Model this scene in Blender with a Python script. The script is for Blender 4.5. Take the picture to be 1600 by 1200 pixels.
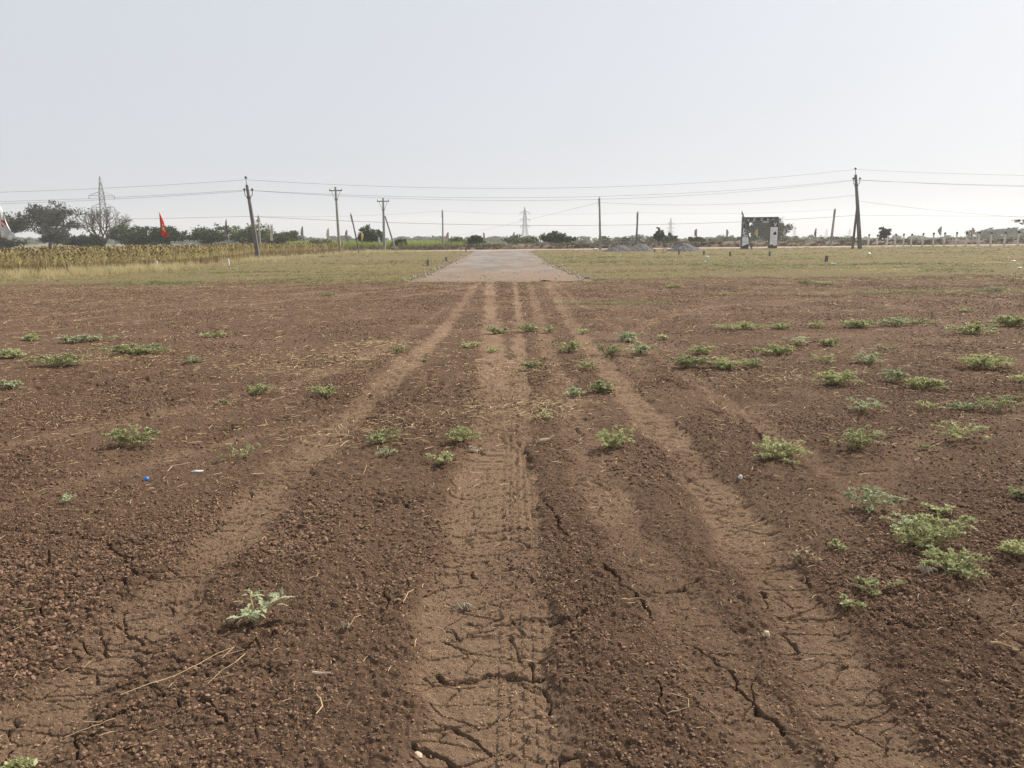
import bpy, bmesh, math, random
import numpy as np
from mathutils import Vector, Matrix

for _o in list(bpy.data.objects):
    bpy.data.objects.remove(_o)
SC = bpy.context.scene
COL = SC.collection
rad = math.radians

# ------------------------------------------------------------------ camera, sky, sun, exposure
CAM_H = 1.65
PITCH = math.atan(229 / 1200.0)
ROLL = rad(0.6)
cd = bpy.data.cameras.new('camera')
cd.sensor_fit = 'HORIZONTAL'
cd.sensor_width = 36.0
cd.lens = 27.0
cd.clip_start = 0.05
cd.clip_end = 6000
cam = bpy.data.objects.new('camera', cd)
COL.objects.link(cam)
SC.camera = cam
_f = Vector((0, math.cos(PITCH), -math.sin(PITCH)))
_r0 = Vector((1, 0, 0))
_u0 = Vector((0, math.sin(PITCH), math.cos(PITCH)))
_u = _u0 * math.cos(ROLL) + _r0 * math.sin(ROLL)
_r = _r0 * math.cos(ROLL) - _u0 * math.sin(ROLL)
cam.matrix_world = Matrix(((_r.x, _u.x, -_f.x, 0), (_r.y, _u.y, -_f.y, 0), (_r.z, _u.z, -_f.z, CAM_H), (0, 0, 0, 1)))

SUN_EL = rad(42)
SUN_AZ = rad(50)          # clockwise from the view direction (+Y towards +X)
world = bpy.data.worlds.new('World')
SC.world = world
world.use_nodes = True
wn = world.node_tree
bg = wn.nodes['Background']
sky = wn.nodes.new('ShaderNodeTexSky')
sky.sky_type = 'NISHITA'
sky.sun_disc = False
sky.sun_elevation = SUN_EL
sky.sun_rotation = SUN_AZ
sky.air_density = 1.0
sky.dust_density = 4.0
sky.ozone_density = 1.0
hsv = wn.nodes.new('ShaderNodeHueSaturation')
hsv.inputs['Saturation'].default_value = 0.35
wn.links.new(sky.outputs[0], hsv.inputs['Color'])
veil = wn.nodes.new('ShaderNodeMix'); veil.data_type = 'RGBA'     # even white veil of a hazy day over the clear sky
veil.inputs[0].default_value = 0.80
wn.links.new(hsv.outputs[0], veil.inputs[6])
veil.inputs[7].default_value = (5.85, 6.15, 6.7, 1)
wn.links.new(veil.outputs[2], bg.inputs['Color'])
bg.inputs['Strength'].default_value = 0.10

sl = bpy.data.lights.new('sun', 'SUN')
sl.energy = 5.0
sl.angle = rad(1.2)
sl.color = (1.0, 0.91, 0.79)
sun = bpy.data.objects.new('sun', sl)
COL.objects.link(sun)
_sd = Vector((math.sin(SUN_AZ) * math.cos(SUN_EL), math.cos(SUN_AZ) * math.cos(SUN_EL), math.sin(SUN_EL)))
sun.rotation_euler = _sd.to_track_quat('Z', 'Y').to_euler()
sun.location = (20, 20, 40)

SC.view_settings.view_transform = 'Standard'
SC.view_settings.look = 'None'
SC.view_settings.gamma = 1.0
SC.view_settings.use_curve_mapping = False
SC.view_settings.exposure = 0.28
SC.render.engine = 'CYCLES'
SC.cycles.max_bounces = 6
SC.cycles.transparent_max_bounces = 4
SC.cycles.volume_bounces = 1

# ------------------------------------------------------------------ noise
def hsh(ix, iy, s):
    n = (ix * 73856093) ^ (iy * 19349663) ^ (s * 83492791)
    n = n & 0xffffffff
    n = ((n ^ (n >> 13)) * 1274126177) & 0xffffffff
    n = n ^ (n >> 16)
    return (n & 0xffffff) / float(0x1000000)

def vnoise(x, y, s):
    ix = np.floor(x).astype(np.int64); iy = np.floor(y).astype(np.int64)
    fx = x - ix; fy = y - iy
    fx = fx * fx * (3 - 2 * fx); fy = fy * fy * (3 - 2 * fy)
    a = hsh(ix, iy, s); b = hsh(ix + 1, iy, s); c = hsh(ix, iy + 1, s); d = hsh(ix + 1, iy + 1, s)
    return (a * (1 - fx) + b * fx) * (1 - fy) + (c * (1 - fx) + d * fx) * fy

def fbm(x, y, scale, octaves, s):
    x = np.asarray(x, float) / scale; y = np.asarray(y, float) / scale
    v = 0; a = 0.5
    for k in range(octaves):
        v = v + a * (vnoise(x, y, s + k * 17) * 2 - 1)
        x = x * 2.03 + 3.1; y = y * 2.03 + 7.7; a *= 0.5
    return v

def worley(x, y, cell, s, jit=0.9):
    gx = x / cell; gy = y / cell
    ix = np.floor(gx).astype(np.int64); iy = np.floor(gy).astype(np.int64)
    f1 = np.full(gx.shape, 9.0); f2 = np.full(gx.shape, 9.0); idv = np.zeros(gx.shape)
    for dx in (-1, 0, 1):
        for dy in (-1, 0, 1):
            jx = ix + dx; jy = iy + dy
            px = jx + 0.5 + (hsh(jx, jy, s) - 0.5) * jit
            py = jy + 0.5 + (hsh(jx, jy, s + 5) - 0.5) * jit
            d = np.hypot(px - gx, py - gy)
            near = d < f1
            f2 = np.where(near, f1, np.minimum(f2, d))
            idv = np.where(near, hsh(jx, jy, s + 9), idv)
            f1 = np.where(near, d, f1)
    return f1, f2, idv

def sstep(a, b, v):
    t = np.clip((v - a) / (b - a), 0, 1)
    return t * t * (3 - 2 * t)

# ------------------------------------------------------------------ mesh and object helpers
def link(o, parent=None):
    COL.objects.link(o)
    if parent is not None:
        o.parent = parent
    return o

def tag(o, label=None, cat=None, group=None, kind=None):
    if label: o['label'] = label
    if cat: o['category'] = cat
    if group: o['group'] = group
    if kind: o['kind'] = kind
    return o

def empty(name, loc=(0, 0, 0), rz=0.0):
    o = bpy.data.objects.new(name, None)
    o.empty_display_size = 0.1
    o.location = loc
    o.rotation_euler = (0, 0, rz)
    COL.objects.link(o)
    return o

def np_mesh(name, V, T, mats, mi=None, smooth=False, quads=False):
    """mesh from arrays; T is (n,3) or (n,4)"""
    me = bpy.data.meshes.new(name)
    V = np.asarray(V, np.float32); T = np.asarray(T, np.int32)
    k = T.shape[1]
    me.vertices.add(len(V)); me.vertices.foreach_set('co', V.ravel())
    me.loops.add(T.size); me.loops.foreach_set('vertex_index', T.ravel())
    me.polygons.add(len(T))
    me.polygons.foreach_set('loop_start', np.arange(0, T.size, k, dtype=np.int32))
    me.polygons.foreach_set('loop_total', np.full(len(T), k, np.int32))
    if mi is not None:
        me.polygons.foreach_set('material_index', np.asarray(mi, np.int32))
    me.polygons.foreach_set('use_smooth', np.full(len(T), bool(smooth)))
    for m in (mats if isinstance(mats, (list, tuple)) else [mats]):
        me.materials.append(m)
    me.update(calc_edges=True)
    me.validate()
    return me

class MB:
    """collects boxes, bars, tubes, quads with material slots; build() links ONE mesh object"""
    def __init__(s):
        s.v = []; s.f = []; s.m = []
    def add(s, vs, fs, m=0):
        b = len(s.v)
        s.v += [tuple(p) for p in vs]
        s.f += [tuple(i + b for i in f) for f in fs]
        s.m += [m] * len(fs)
    def box(s, c, d, m=0, rot=None):
        vs = []
        for i in (-1, 1):
            for j in (-1, 1):
                for k in (-1, 1):
                    p = Vector((i * d[0] / 2, j * d[1] / 2, k * d[2] / 2))
                    if rot is not None: p = rot @ p
                    vs.append(p + Vector(c))
        s.add(vs, [(0, 1, 3, 2), (4, 6, 7, 5), (0, 4, 5, 1), (2, 3, 7, 6), (0, 2, 6, 4), (1, 5, 7, 3)], m)
    def tube(s, pts, radii, n=6, m=0, cap=True, spin=0.0):
        pts = [Vector(p) for p in pts]
        if not isinstance(radii, (list, tuple)): radii = [radii] * len(pts)
        vs = []; fs = []
        for i, p in enumerate(pts):
            t = (pts[min(i + 1, len(pts) - 1)] - pts[max(i - 1, 0)])
            if t.length < 1e-9: t = Vector((0, 0, 1))
            t.normalize()
            a = t.cross(Vector((0, 0, 1)) if abs(t.z) < 0.9 else Vector((0, 1, 0))).normalized()
            b = t.cross(a)
            for k in range(n):
                an = 2 * math.pi * (k + spin) / n
                vs.append(p + (a * math.cos(an) + b * math.sin(an)) * radii[i])
        for i in range(len(pts) - 1):
            for k in range(n):
                fs.append((i * n + k, i * n + (k + 1) % n, (i + 1) * n + (k + 1) % n, (i + 1) * n + k))
        if cap:
            fs.append(tuple(range(n - 1, -1, -1))); fs.append(tuple(range((len(pts) - 1) * n, len(pts) * n)))
        s.add(vs, fs, m)
    def mesh(s, name, mats, smooth=False):
        me = bpy.data.meshes.new(name)
        me.from_pydata(s.v, [], s.f)
        for m in (mats if isinstance(mats, (list, tuple)) else [mats]):
            me.materials.append(m)
        me.polygons.foreach_set('material_index', s.m)
        me.polygons.foreach_set('use_smooth', [smooth] * len(s.f))
        me.update()
        return me
    def build(s, name, mats, parent=None, smooth=False):
        return link(bpy.data.objects.new(name, s.mesh(name, mats, smooth)), parent)

# ------------------------------------------------------------------ materials
def nodes_of(m):
    m.use_nodes = True
    nt = m.node_tree
    return nt, nt.nodes['Principled BSDF']

def N(nt, t, **kw):
    n = nt.nodes.new(t)
    for k, v in kw.items():
        if k in n.inputs.keys(): n.inputs[k].default_value = v
        else: setattr(n, k, v)
    return n

def mix(nt, fac, a, b, mode='MIX'):
    n = nt.nodes.new('ShaderNodeMix'); n.data_type = 'RGBA'; n.blend_type = mode
    for sock, v in ((n.inputs[0], fac), (n.inputs[6], a), (n.inputs[7], b)):
        if hasattr(v, 'is_output') or isinstance(v, bpy.types.NodeSocket): nt.links.new(v, sock)
        elif isinstance(v, (int, float)): sock.default_value = v
        else: sock.default_value = (*v, 1)
    return n.outputs[2]

def ramp(nt, v, lo, hi):
    n = nt.nodes.new('ShaderNodeMapRange'); n.interpolation_type = 'SMOOTHSTEP'
    nt.links.new(v, n.inputs[0]); n.inputs[1].default_value = lo; n.inputs[2].default_value = hi
    return n.outputs[0]

def noise(nt, scale, detail=4, rough=0.6, stretch=None, coord='Object'):
    tc = nt.nodes.new('ShaderNodeTexCoord')
    src = tc.outputs[coord]
    if stretch:
        mp = nt.nodes.new('ShaderNodeMapping'); mp.inputs['Scale'].default_value = stretch
        nt.links.new(src, mp.inputs[0]); src = mp.outputs[0]
    n = nt.nodes.new('ShaderNodeTexNoise')
    n.inputs['Scale'].default_value = scale; n.inputs['Detail'].default_value = detail; n.inputs['Roughness'].default_value = rough
    nt.links.new(src, n.inputs['Vector'])
    return n.outputs[0]

def bump(nt, b, h, dist, strength=1.0, prev=None):
    n = nt.nodes.new('ShaderNodeBump'); n.inputs['Distance'].default_value = dist; n.inputs['Strength'].default_value = strength
    nt.links.new(h, n.inputs['Height'])
    if prev is not None: nt.links.new(prev, n.inputs['Normal'])
    nt.links.new(n.outputs[0], b.inputs['Normal'])
    return n.outputs[0]

def mat(name, c, rough=0.8, var=0.25, scale=6.0, c2=None, metal=0.0, bmp=0.0, spec=0.3, rnd=0.0, stretch=None):
    m = bpy.data.materials.new(name)
    nt, b = nodes_of(m)
    lo = tuple(x * (1 - var) for x in c); hi = tuple(min(1, x * (1 + var)) for x in c) if c2 is None else c2
    nz = noise(nt, scale, 5, 0.65, stretch)
    col = mix(nt, ramp(nt, nz, 0.3, 0.7), lo, hi)
    if rnd:
        oi = nt.nodes.new('ShaderNodeObjectInfo')
        mr = nt.nodes.new('ShaderNodeMapRange'); nt.links.new(oi.outputs['Random'], mr.inputs[0])
        mr.inputs[3].default_value = 1 - rnd; mr.inputs[4].default_value = 1 + rnd
        h = nt.nodes.new('ShaderNodeHueSaturation'); nt.links.new(col, h.inputs['Color']); nt.links.new(mr.outputs[0], h.inputs['Value'])
        col = h.outputs[0]
    nt.links.new(col, b.inputs['Base Color'])
    b.inputs['Roughness'].default_value = rough
    b.inputs['Metallic'].default_value = metal
    b.inputs['Specular IOR Level'].default_value = spec
    if bmp: bump(nt, b, noise(nt, scale * 4, 5, 0.7), bmp)
    return m

def leaf_mat(name, c, c2, trans=0.3, rnd=0.25, scale=3.0, patches=None):
    m = bpy.data.materials.new(name)
    nt, b = nodes_of(m)
    geo = nt.nodes.new('ShaderNodeNewGeometry')
    col = mix(nt, geo.outputs['Random Per Island'], c, c2)
    oi = nt.nodes.new('ShaderNodeObjectInfo')
    if patches:            # growth differs from place to place
        for k, (pc, sc_, lo, hi) in enumerate(patches):
            mp = nt.nodes.new('ShaderNodeMapping'); mp.inputs['Scale'].default_value = (0.4, 1, 1); mp.inputs['Location'].default_value = (31 * k, 7 * k, 0)
            nt.links.new(oi.outputs['Location'], mp.inputs[0])
            nz = nt.nodes.new('ShaderNodeTexNoise'); nz.inputs['Scale'].default_value = sc_; nz.inputs['Detail'].default_value = 4
            nt.links.new(mp.outputs[0], nz.inputs['Vector'])
            col = mix(nt, ramp(nt, nz.outputs[0], lo, hi), col, pc)
    mr = nt.nodes.new('ShaderNodeMapRange'); nt.links.new(oi.outputs['Random'], mr.inputs[0])
    mr.inputs[3].default_value = 1 - rnd; mr.inputs[4].default_value = 1 + rnd
    h = nt.nodes.new('ShaderNodeHueSaturation'); nt.links.new(col, h.inputs['Color']); nt.links.new(mr.outputs[0], h.inputs['Value'])
    nt.links.new(h.outputs[0], b.inputs['Base Color'])
    b.inputs['Roughness'].default_value = 0.55
    b.inputs['Specular IOR Level'].default_value = 0.25
    tr = nt.nodes.new('ShaderNodeBsdfTranslucent'); nt.links.new(h.outputs[0], tr.inputs[0])
    mx = nt.nodes.new('ShaderNodeMixShader'); mx.inputs[0].default_value = trans
    nt.links.new(b.outputs[0], mx.inputs[1]); nt.links.new(tr.outputs[0], mx.inputs[2])
    nt.links.new(mx.outputs[0], nt.nodes['Material Output'].inputs['Surface'])
    return m

M = {}
M['concrete'] = mat('pole_concrete', (0.30, 0.29, 0.275), 0.85, 0.3, 3.0, bmp=0.004, stretch=(1, 1, 0.3))
M['dark_concrete'] = mat('weathered_pole_concrete', (0.15, 0.143, 0.138), 0.85, 0.3, 2.0, bmp=0.004, stretch=(1, 1, 0.3))
M['pale_concrete'] = mat('fence_post_concrete', (0.62, 0.60, 0.57), 0.85, 0.15, 4.0)
M['post_cap'] = mat('fence_post_dark_top', (0.055, 0.05, 0.05), 0.8)
M['steel'] = mat('galvanised_steel', (0.17, 0.175, 0.19), 0.6, 0.2, 1.0, metal=0.2)
M['iron'] = mat('dark_iron', (0.06, 0.058, 0.06), 0.6, 0.2, 4.0)
M['insulator'] = mat('brown_porcelain', (0.05, 0.04, 0.045), 0.3, 0.2, 8.0, spec=0.5)
M['wire'] = mat('aluminium_wire', (0.15, 0.15, 0.16), 0.6, 0.1, 1.0)
M['bark'] = mat('tree_bark', (0.075, 0.058, 0.048), 0.9, 0.35, 3.0)
M['bark_grey'] = mat('grey_bark', (0.12, 0.10, 0.09), 0.9, 0.3, 3.0)
M['straw'] = mat('dry_straw', (0.46, 0.34, 0.19), 0.7, 0.25, 9.0, rnd=0.25)
M['white_plastic'] = mat('white_plastic', (0.66, 0.66, 0.64), 0.45, 0.05, 9.0)
M['blue_plastic'] = mat('blue_plastic', (0.04, 0.17, 0.48), 0.4, 0.2, 12.0)
M['wood'] = mat('pale_dry_wood', (0.45, 0.34, 0.24), 0.8, 0.3, 20.0)
M['chip'] = mat('pale_chip', (0.52, 0.42, 0.30), 0.8, 0.2, 20.0)
M['weed'] = leaf_mat('weed_leaf', (0.29, 0.315, 0.135), (0.51, 0.52, 0.28), 0.32, 0.2)
M['weed_blue'] = leaf_mat('glaucous_weed_leaf', (0.33, 0.37, 0.21), (0.53, 0.56, 0.35), 0.32, 0.15)
M['weed_dry'] = leaf_mat('dried_weed_leaf', (0.33, 0.24, 0.14), (0.48, 0.40, 0.27), 0.2, 0.1)
M['weed_grey'] = leaf_mat('withered_grey_leaf', (0.40, 0.34, 0.24), (0.52, 0.46, 0.35), 0.2, 0.1)
M['stem'] = mat('weed_stem', (0.30, 0.27, 0.13), 0.7, 0.2, 30.0)
M['leaf_dark'] = leaf_mat('dark_tree_leaf', (0.028, 0.05, 0.018), (0.07, 0.10, 0.035), 0.2)
M['leaf_mid'] = leaf_mat('olive_tree_leaf', (0.05, 0.075, 0.025), (0.13, 0.16, 0.06), 0.25)
M['leaf_grey'] = leaf_mat('greyish_tree_leaf', (0.05, 0.055, 0.035), (0.12, 0.12, 0.075), 0.2)
M['grass'] = leaf_mat('verge_grass', (0.27, 0.255, 0.10), (0.39, 0.35, 0.16), 0.3, 0.3, patches=[((0.17, 0.215, 0.075), 0.13, 0.44, 0.58), ((0.32, 0.235, 0.13), 0.22, 0.5, 0.6), ((0.5, 0.43, 0.22), 0.3, 0.58, 0.68)])
M['grass_dry'] = leaf_mat('dry_tall_grass', (0.50, 0.42, 0.22), (0.62, 0.54, 0.32), 0.3, 0.15)
M['cane'] = leaf_mat('bright_crop_leaf', (0.20, 0.28, 0.06), (0.36, 0.40, 0.11), 0.35, 0.2)
M['scrub'] = leaf_mat('bank_scrub', (0.10, 0.075, 0.05), (0.19, 0.17, 0.085), 0.2, 0.35)
M['crop_leaf'] = leaf_mat('yellowed_crop_leaf', (0.33, 0.295, 0.125), (0.58, 0.52, 0.28), 0.3, 0.35)
M['crop_stem'] = mat('crop_stem', (0.40, 0.31, 0.16), 0.8, 0.3, 4.0, rnd=0.2)
M['crop_head'] = mat('brown_seed_head', (0.13, 0.085, 0.04), 0.9, 0.4, 9.0)
M['gravel'] = mat('grey_crushed_stone', (0.155, 0.152, 0.155), 0.95, 0.5, 7.0, bmp=0.06)

# ------------------------------------------------------------------ ground: field soil, verge, road, far land
TRACKS = [  # centre line in metres, half width, strength
    ([(-1.72, 0.3), (-1.67, 2.35), (-1.65, 3.2), (-1.62, 4.88), (-1.52, 7.39), (-1.24, 13.56), (-1.26, 26.9), (-1.1, 33)], 0.165, 1.05),
    ([(-0.13, 0.3), (-0.14, 2.19), (-0.15, 3.57), (-0.16, 4.97), (-0.11, 7.32), (-0.22, 10.56), (-0.4, 15.63), (-0.71, 25.78), (-0.8, 33)], 0.20, 1.3),
    ([(0.03, 0.3), (0.03, 4.96), (0.05, 7.31), (0.11, 10.54), (0.17, 15.58), (0.16, 25.64), (0.2, 33)], 0.12, 1.2),
    ([(1.2, 0.3), (1.23, 3.14), (1.3, 4.12), (1.33, 5.52), (1.24, 7.86), (1.18, 13.36), (1.3, 25.45), (1.4, 33)], 0.155, 0.95),
    ([(0.85, 0.3), (0.79, 2.93), (0.65, 4.04), (0.58, 5.23), (0.6, 7.9), (0.57, 13.41), (0.67, 25.56), (0.7, 33)], 0.14, 0.72),
    ([(2.0, 0.3), (2.13, 3.12), (2.3, 4.09), (2.25, 4.89), (2.23, 6.03), (2.15, 8.16), (2.03, 12.04), (1.7, 20.2), (1.61, 27.14), (1.5, 33)], 0.12, 0.6),
    ([(-6.5, 3.2), (-4.2, 6.09), (-3.45, 7.34), (-2.44, 8.99), (-1.95, 11.62), (-1.54, 18.69)], 0.15, 0.5),
    ([(-6.0, 1.5), (-3.32, 4.74), (-2.98, 5.27), (-2.57, 5.84), (-2.1, 6.59), (-1.52, 7.39)], 0.13, 0.6),
    ([(-20, 4), (-10.94, 16.42), (-9.79, 19.66), (-7.39, 23.54), (-3.58, 27.29), (-1.41, 29.26)], 0.14, 0.9),
    ([(-18, 3), (-10.12, 15.16), (-8.85, 17.73), (-6.71, 20.24), (-4.07, 24.74), (-1.34, 27.65)], 0.14, 0.9),
    ([(-17, 2), (-9.35, 13.97), (-8.07, 16.14), (-6.1, 18.37), (-3.59, 21.77), (-1.47, 25.9)], 0.13, 0.9),
    ([(1.5, 9.0), (1.89, 12.44), (2.83, 15.31), (4.51, 17.98), (7.14, 19.9), (12, 21.5)], 0.2, 0.5),
    ([(1.9, 4.3), (2.71, 5.3), (3.61, 6.18), (4.84, 7.08), (8, 9.0)], 0.16, 0.35),
]
CRACKS = [[(-0.33, 2.73), (-0.28, 2.66), (-0.21, 2.67), (-0.11, 2.69), (-0.01, 2.69), (0.11, 2.68)], [(0.75, 2.87), (0.76, 2.74), (0.83, 2.64), (0.85, 2.52), (0.84, 2.44), (0.89, 2.34)], [(-0.35, 2.27), (-0.24, 2.26), (-0.19, 2.2)], [(0.45, 3.67), (0.46, 3.52), (0.52, 3.38)], [(0.52, 3.38), (0.59, 3.25), (0.55, 3.07)], [(0.6, 3.33), (0.81, 3.36), (0.9, 3.51)], [(1.16, 3.36), (1.15, 3.13), (1.2, 3.06)], [(1.55, 2.99), (1.77, 2.98), (2.0, 3.06)], [(-0.27, 3.06), (-0.22, 2.95), (-0.01, 3.12)], [(-0.43, 3.76), (-0.34, 3.71), (-0.14, 3.74)], [(-0.22, 3.63), (-0.2, 3.53)], [(-1.64, 3.02), (-1.4, 3.01), (-1.11, 3.06), (-0.94, 3.13)], [(-1.84, 3.02), (-1.74, 2.91)], [(-1.33, 2.84), (-1.29, 2.78)], [(-0.8, 3.41), (-0.61, 3.36), (-0.58, 3.18)], [(-0.18, 3.09), (0.21, 3.09), (0.38, 3.19)], [(0.52, 2.38), (0.52, 2.59)], [(-0.01, 3.8), (-0.04, 3.72)], [(-1.6, 6.18), (-1.47, 6.73)], [(-1.07, 7.82), (-0.71, 7.58)], [(2.02, 6.04), (2.1, 6.82), (1.85, 7.23)], [(2.31, 4.4), (2.26, 4.09), (2.34, 3.91)], [(2.56, 3.81), (2.59, 3.65)], [(0.1, 6.11), (0.12, 5.32)], [(-0.43, 4.82), (-0.24, 4.73), (-0.01, 4.89)], [(1.61, 5.86), (1.26, 5.66)], [(-0.62, 4.2), (-0.3, 4.15), (0.1, 4.25)], [(0.2, 4.6), (0.25, 4.2), (0.32, 3.95)]]
CRACK_W = [0.012, 0.0065, 0.008] + [0.0055] * 40

def seg_dist(x, y, pts):
    best = np.full(x.shape, 1e3)
    for (ax, ay), (bx, by) in zip(pts[:-1], pts[1:]):
        dx, dy = bx - ax, by - ay
        t = np.clip(((x - ax) * dx + (y - ay) * dy) / (dx * dx + dy * dy), 0, 1)
        best = np.minimum(best, np.hypot(x - ax - t * dx, y - ay - t * dy))
    return best

def track_mask(x, y):
    wob = fbm(x, y, 0.35, 4, 11) * 0.12
    patch = fbm(x, y, 0.9, 3, 23)
    m = np.zeros(x.shape)
    for pts, hw, st in TRACKS:
        P = np.array(pts)
        sel = (x > P[:, 0].min() - 0.6) & (x < P[:, 0].max() + 0.6) & (y > P[:, 1].min() - 0.6) & (y < P[:, 1].max() + 0.6)
        if not sel.any(): continue
        d = seg_dist(x[sel], y[sel], pts) + wob[sel]
        far_ = 1 - 0.28 * sstep(8, 16, y[sel])
        k = st * far_ * (1 - sstep(hw * 0.6 * far_, hw * 1.5 * far_, d)) * np.clip(0.78 + 0.7 * patch[sel], 0.25, 1)
        m[sel] = np.maximum(m[sel], np.minimum(k, 1.0))
    return m

def verge_edge(x):
    return 30.4 + 3.2 * fbm(x, x * 0, 3.5, 5, 71)

ROAD_L = ([28.2, 29.5, 31.5, 34, 40, 47, 70, 96, 99], [-5.4, -4.6, -3.75, -3.85, -3.95, -4.0, -4.3, -4.7, -5.6])
ROAD_R = ([28.2, 29.5, 31.5, 34, 40, 47, 70, 92, 99], [4.4, 3.6, 3.0, 2.75, 2.6, 2.5, 2.45, 2.45, 3.4])

def road_mask(x, y):
    l = np.interp(y, *ROAD_L); r = np.interp(y, *ROAD_R)
    inside = np.minimum(x - l, r - x) + 0.5 * fbm(x, y, 1.2, 4, 91)
    return sstep(-0.15, 0.35, inside) * sstep(28.6, 30.2, y + fbm(x, y, 1.5, 3, 94)) * (1 - sstep(99, 100, y))

def base_height(x, y, tm=None):
    x = np.asarray(x, float); y = np.asarray(y, float)
    if tm is None: tm = track_mask(x, y)
    z = 0.035 * fbm(x, y, 1.6, 4, 3) - 0.022 * tm
    far = sstep(28, 33, y)
    z = z + far * (0.05 * fbm(x, y, 3.0, 4, 37) + 0.02)
    z = np.where(y > 27, z * (1 - road_mask(x, y)) - 0.03 * road_mask(x, y), z)
    return z

def zfar(x, y):
    return -(0.0105 * x + 0.0058 * y) * sstep(112, 190, y) - 0.15

# fan shaped sheet: rows close together near the camera, wider apart farther off
ang = np.linspace(math.atan(CAM_H / 2.0), math.atan(CAM_H / 31.0), 640)
rows = np.concatenate([np.linspace(0.5, 1.97, 26), CAM_H / np.tan(ang), 31 * (118 / 31.0) ** (np.arange(1, 91) / 90.0)])
cols = np.concatenate([np.linspace(-1, 0, 70)[:-1] * 1.0 - 1, np.linspace(-1, 1, 920), 1 + np.linspace(0, 1, 70)[1:]])
YY = np.repeat(rows[:, None], len(cols), 1)
inner = 0.80 * YY
outer = 0.62 * YY + 3.0
U = np.repeat(cols[None, :], len(rows), 0)
XX = np.clip(U, -1, 1) * inner + (np.clip(U, 1, 2) - 1 + np.clip(U, -2, -1) + 1) * outer
x = XX.ravel(); y = YY.ravel()
dyr = np.repeat(np.gradient(rows)[:, None], len(cols), 1).ravel()
dxr = np.maximum(0.8 * y * 2 / 920, 0.002)
TM = track_mask(x, y)
RM = road_mask(x, y) * (y > 27)
CRUST = np.clip(TM + 0.16 * sstep(0.0, 0.35, -fbm(x, y, 0.8, 4, 41)), 0, 1)
z = base_height(x, y, TM)
rough = (1 - 0.86 * TM) * (0.75 + 0.5 * np.clip(fbm(x, y, 0.7, 3, 41) + 0.4, 0, 1))
VG = sstep(-0.9, 0.9, y - verge_edge(x) + 4.0 * fbm(x * 0.5, y, 1.2, 5, 77))
soilz = np.zeros(x.shape)
near = y < 14
xs, ys = x[near], y[near]
wx = xs + 0.012 * fbm(xs, ys, 0.06, 2, 51); wy = ys + 0.012 * fbm(xs, ys, 0.06, 2, 52)
add = np.zeros(xs.shape)
for cell, amp, s in ((0.017, 0.007, 61), (0.034, 0.011, 63), (0.075, 0.011, 65), (0.16, 0.012, 69)):
    f1, f2, idv = worley(wx, wy, cell, s)
    fade = 1 - sstep(cell * 0.45, cell * 1.1, dyr[near])
    keep = sstep(0.25, 0.55, idv) if cell > 0.03 else 1.0
    add += amp * np.clip(1 - (f1 / 0.72) ** 2, 0, 1) * keep * fade * (rough[near] if cell < 0.1 else rough[near] ** 2 * 0.7)
add += 0.007 * fbm(xs, ys, 0.025, 3, 45) * (1 - sstep(0.01, 0.03, dyr[near]))
# shrinkage cracks: a net over the rolled tracks and hard patches, and the wide ones one can see
hard = np.clip(TM[near] * 1.3 + sstep(0.0, 0.3, fbm(xs, ys, 1.3, 3, 81)) * 0.9, 0, 1)
cx = xs * 0.85 + 0.07 * fbm(xs, ys, 0.25, 4, 55); cy = ys * 2.1 + 0.07 * fbm(xs, ys, 0.25, 4, 56)
for cell, wd, dp, s, thr in ((0.42, 0.0065, 0.028, 83, 0.25), (0.21, 0.0045, 0.018, 85, 0.35)):
    f1, f2, idv = worley(cx, cy, cell, s)
    wloc = np.maximum(wd, 0.5 * dyr[near]) * (0.35 + 1.2 * np.clip(fbm(xs, ys, 0.4, 3, 57) + 0.4, 0, 1))
    e = (f2 - f1) * cell * 0.6
    add -= dp * (1 - sstep(wloc * 0.4, wloc * 1.25, e)) * sstep(thr, thr + 0.35, hard) * (1 - sstep(0.05, 0.13, dyr[near]))
jx = xs + 0.06 * fbm(xs, ys, 0.10, 5, 58); jy = ys + 0.06 * fbm(xs, ys, 0.10, 5, 59)
for c, w in zip(CRACKS, CRACK_W):
    P = np.array(c)
    sel = (xs > P[:, 0].min() - 0.15) & (xs < P[:, 0].max() + 0.15) & (ys > P[:, 1].min() - 0.15) & (ys < P[:, 1].max() + 0.15)
    d = seg_dist(jx[sel], jy[sel], c)
    ww = np.maximum(w, 0.7 * dyr[near][sel]) * (0.25 + 1.5 * np.clip(fbm(xs[sel], ys[sel], 0.10, 3, 60) + 0.45, 0, 1.2))
    add[sel] -= (0.022 + w * 2.2) * (1 - sstep(ww * 0.45, ww * 1.2, d))
z[near] += add
# tread bars pressed into the middle track
tr = TRACKS[2][0]
P = np.array(tr)
tx = x - np.interp(y, P[:, 1], P[:, 0])
tread = (np.abs(tx) < 0.11) * (np.sin(tx * 2 * math.pi / 0.045) > -0.1) * (np.sin((y + np.abs(tx) * 0.6) * 2 * math.pi / 0.075) > -0.3)
z += 0.008 * tread * sstep(0.5, 0.9, TM) * (y < 28) * (y > 1.5)
farn = ~near & (y < 32)
z[farn] += 0.03 * fbm(x[farn], y[farn], 0.25, 3, 47) * rough[farn]
edge = (np.abs(U.ravel()) > 1.995)
z[edge] -= 0.4
nr, nc = XX.shape
idx = np.arange(nr * nc).reshape(nr, nc)
Q = np.stack([idx[:-1, :-1], idx[:-1, 1:], idx[1:, 1:], idx[1:, :-1]], -1).reshape(-1, 4)

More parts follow.
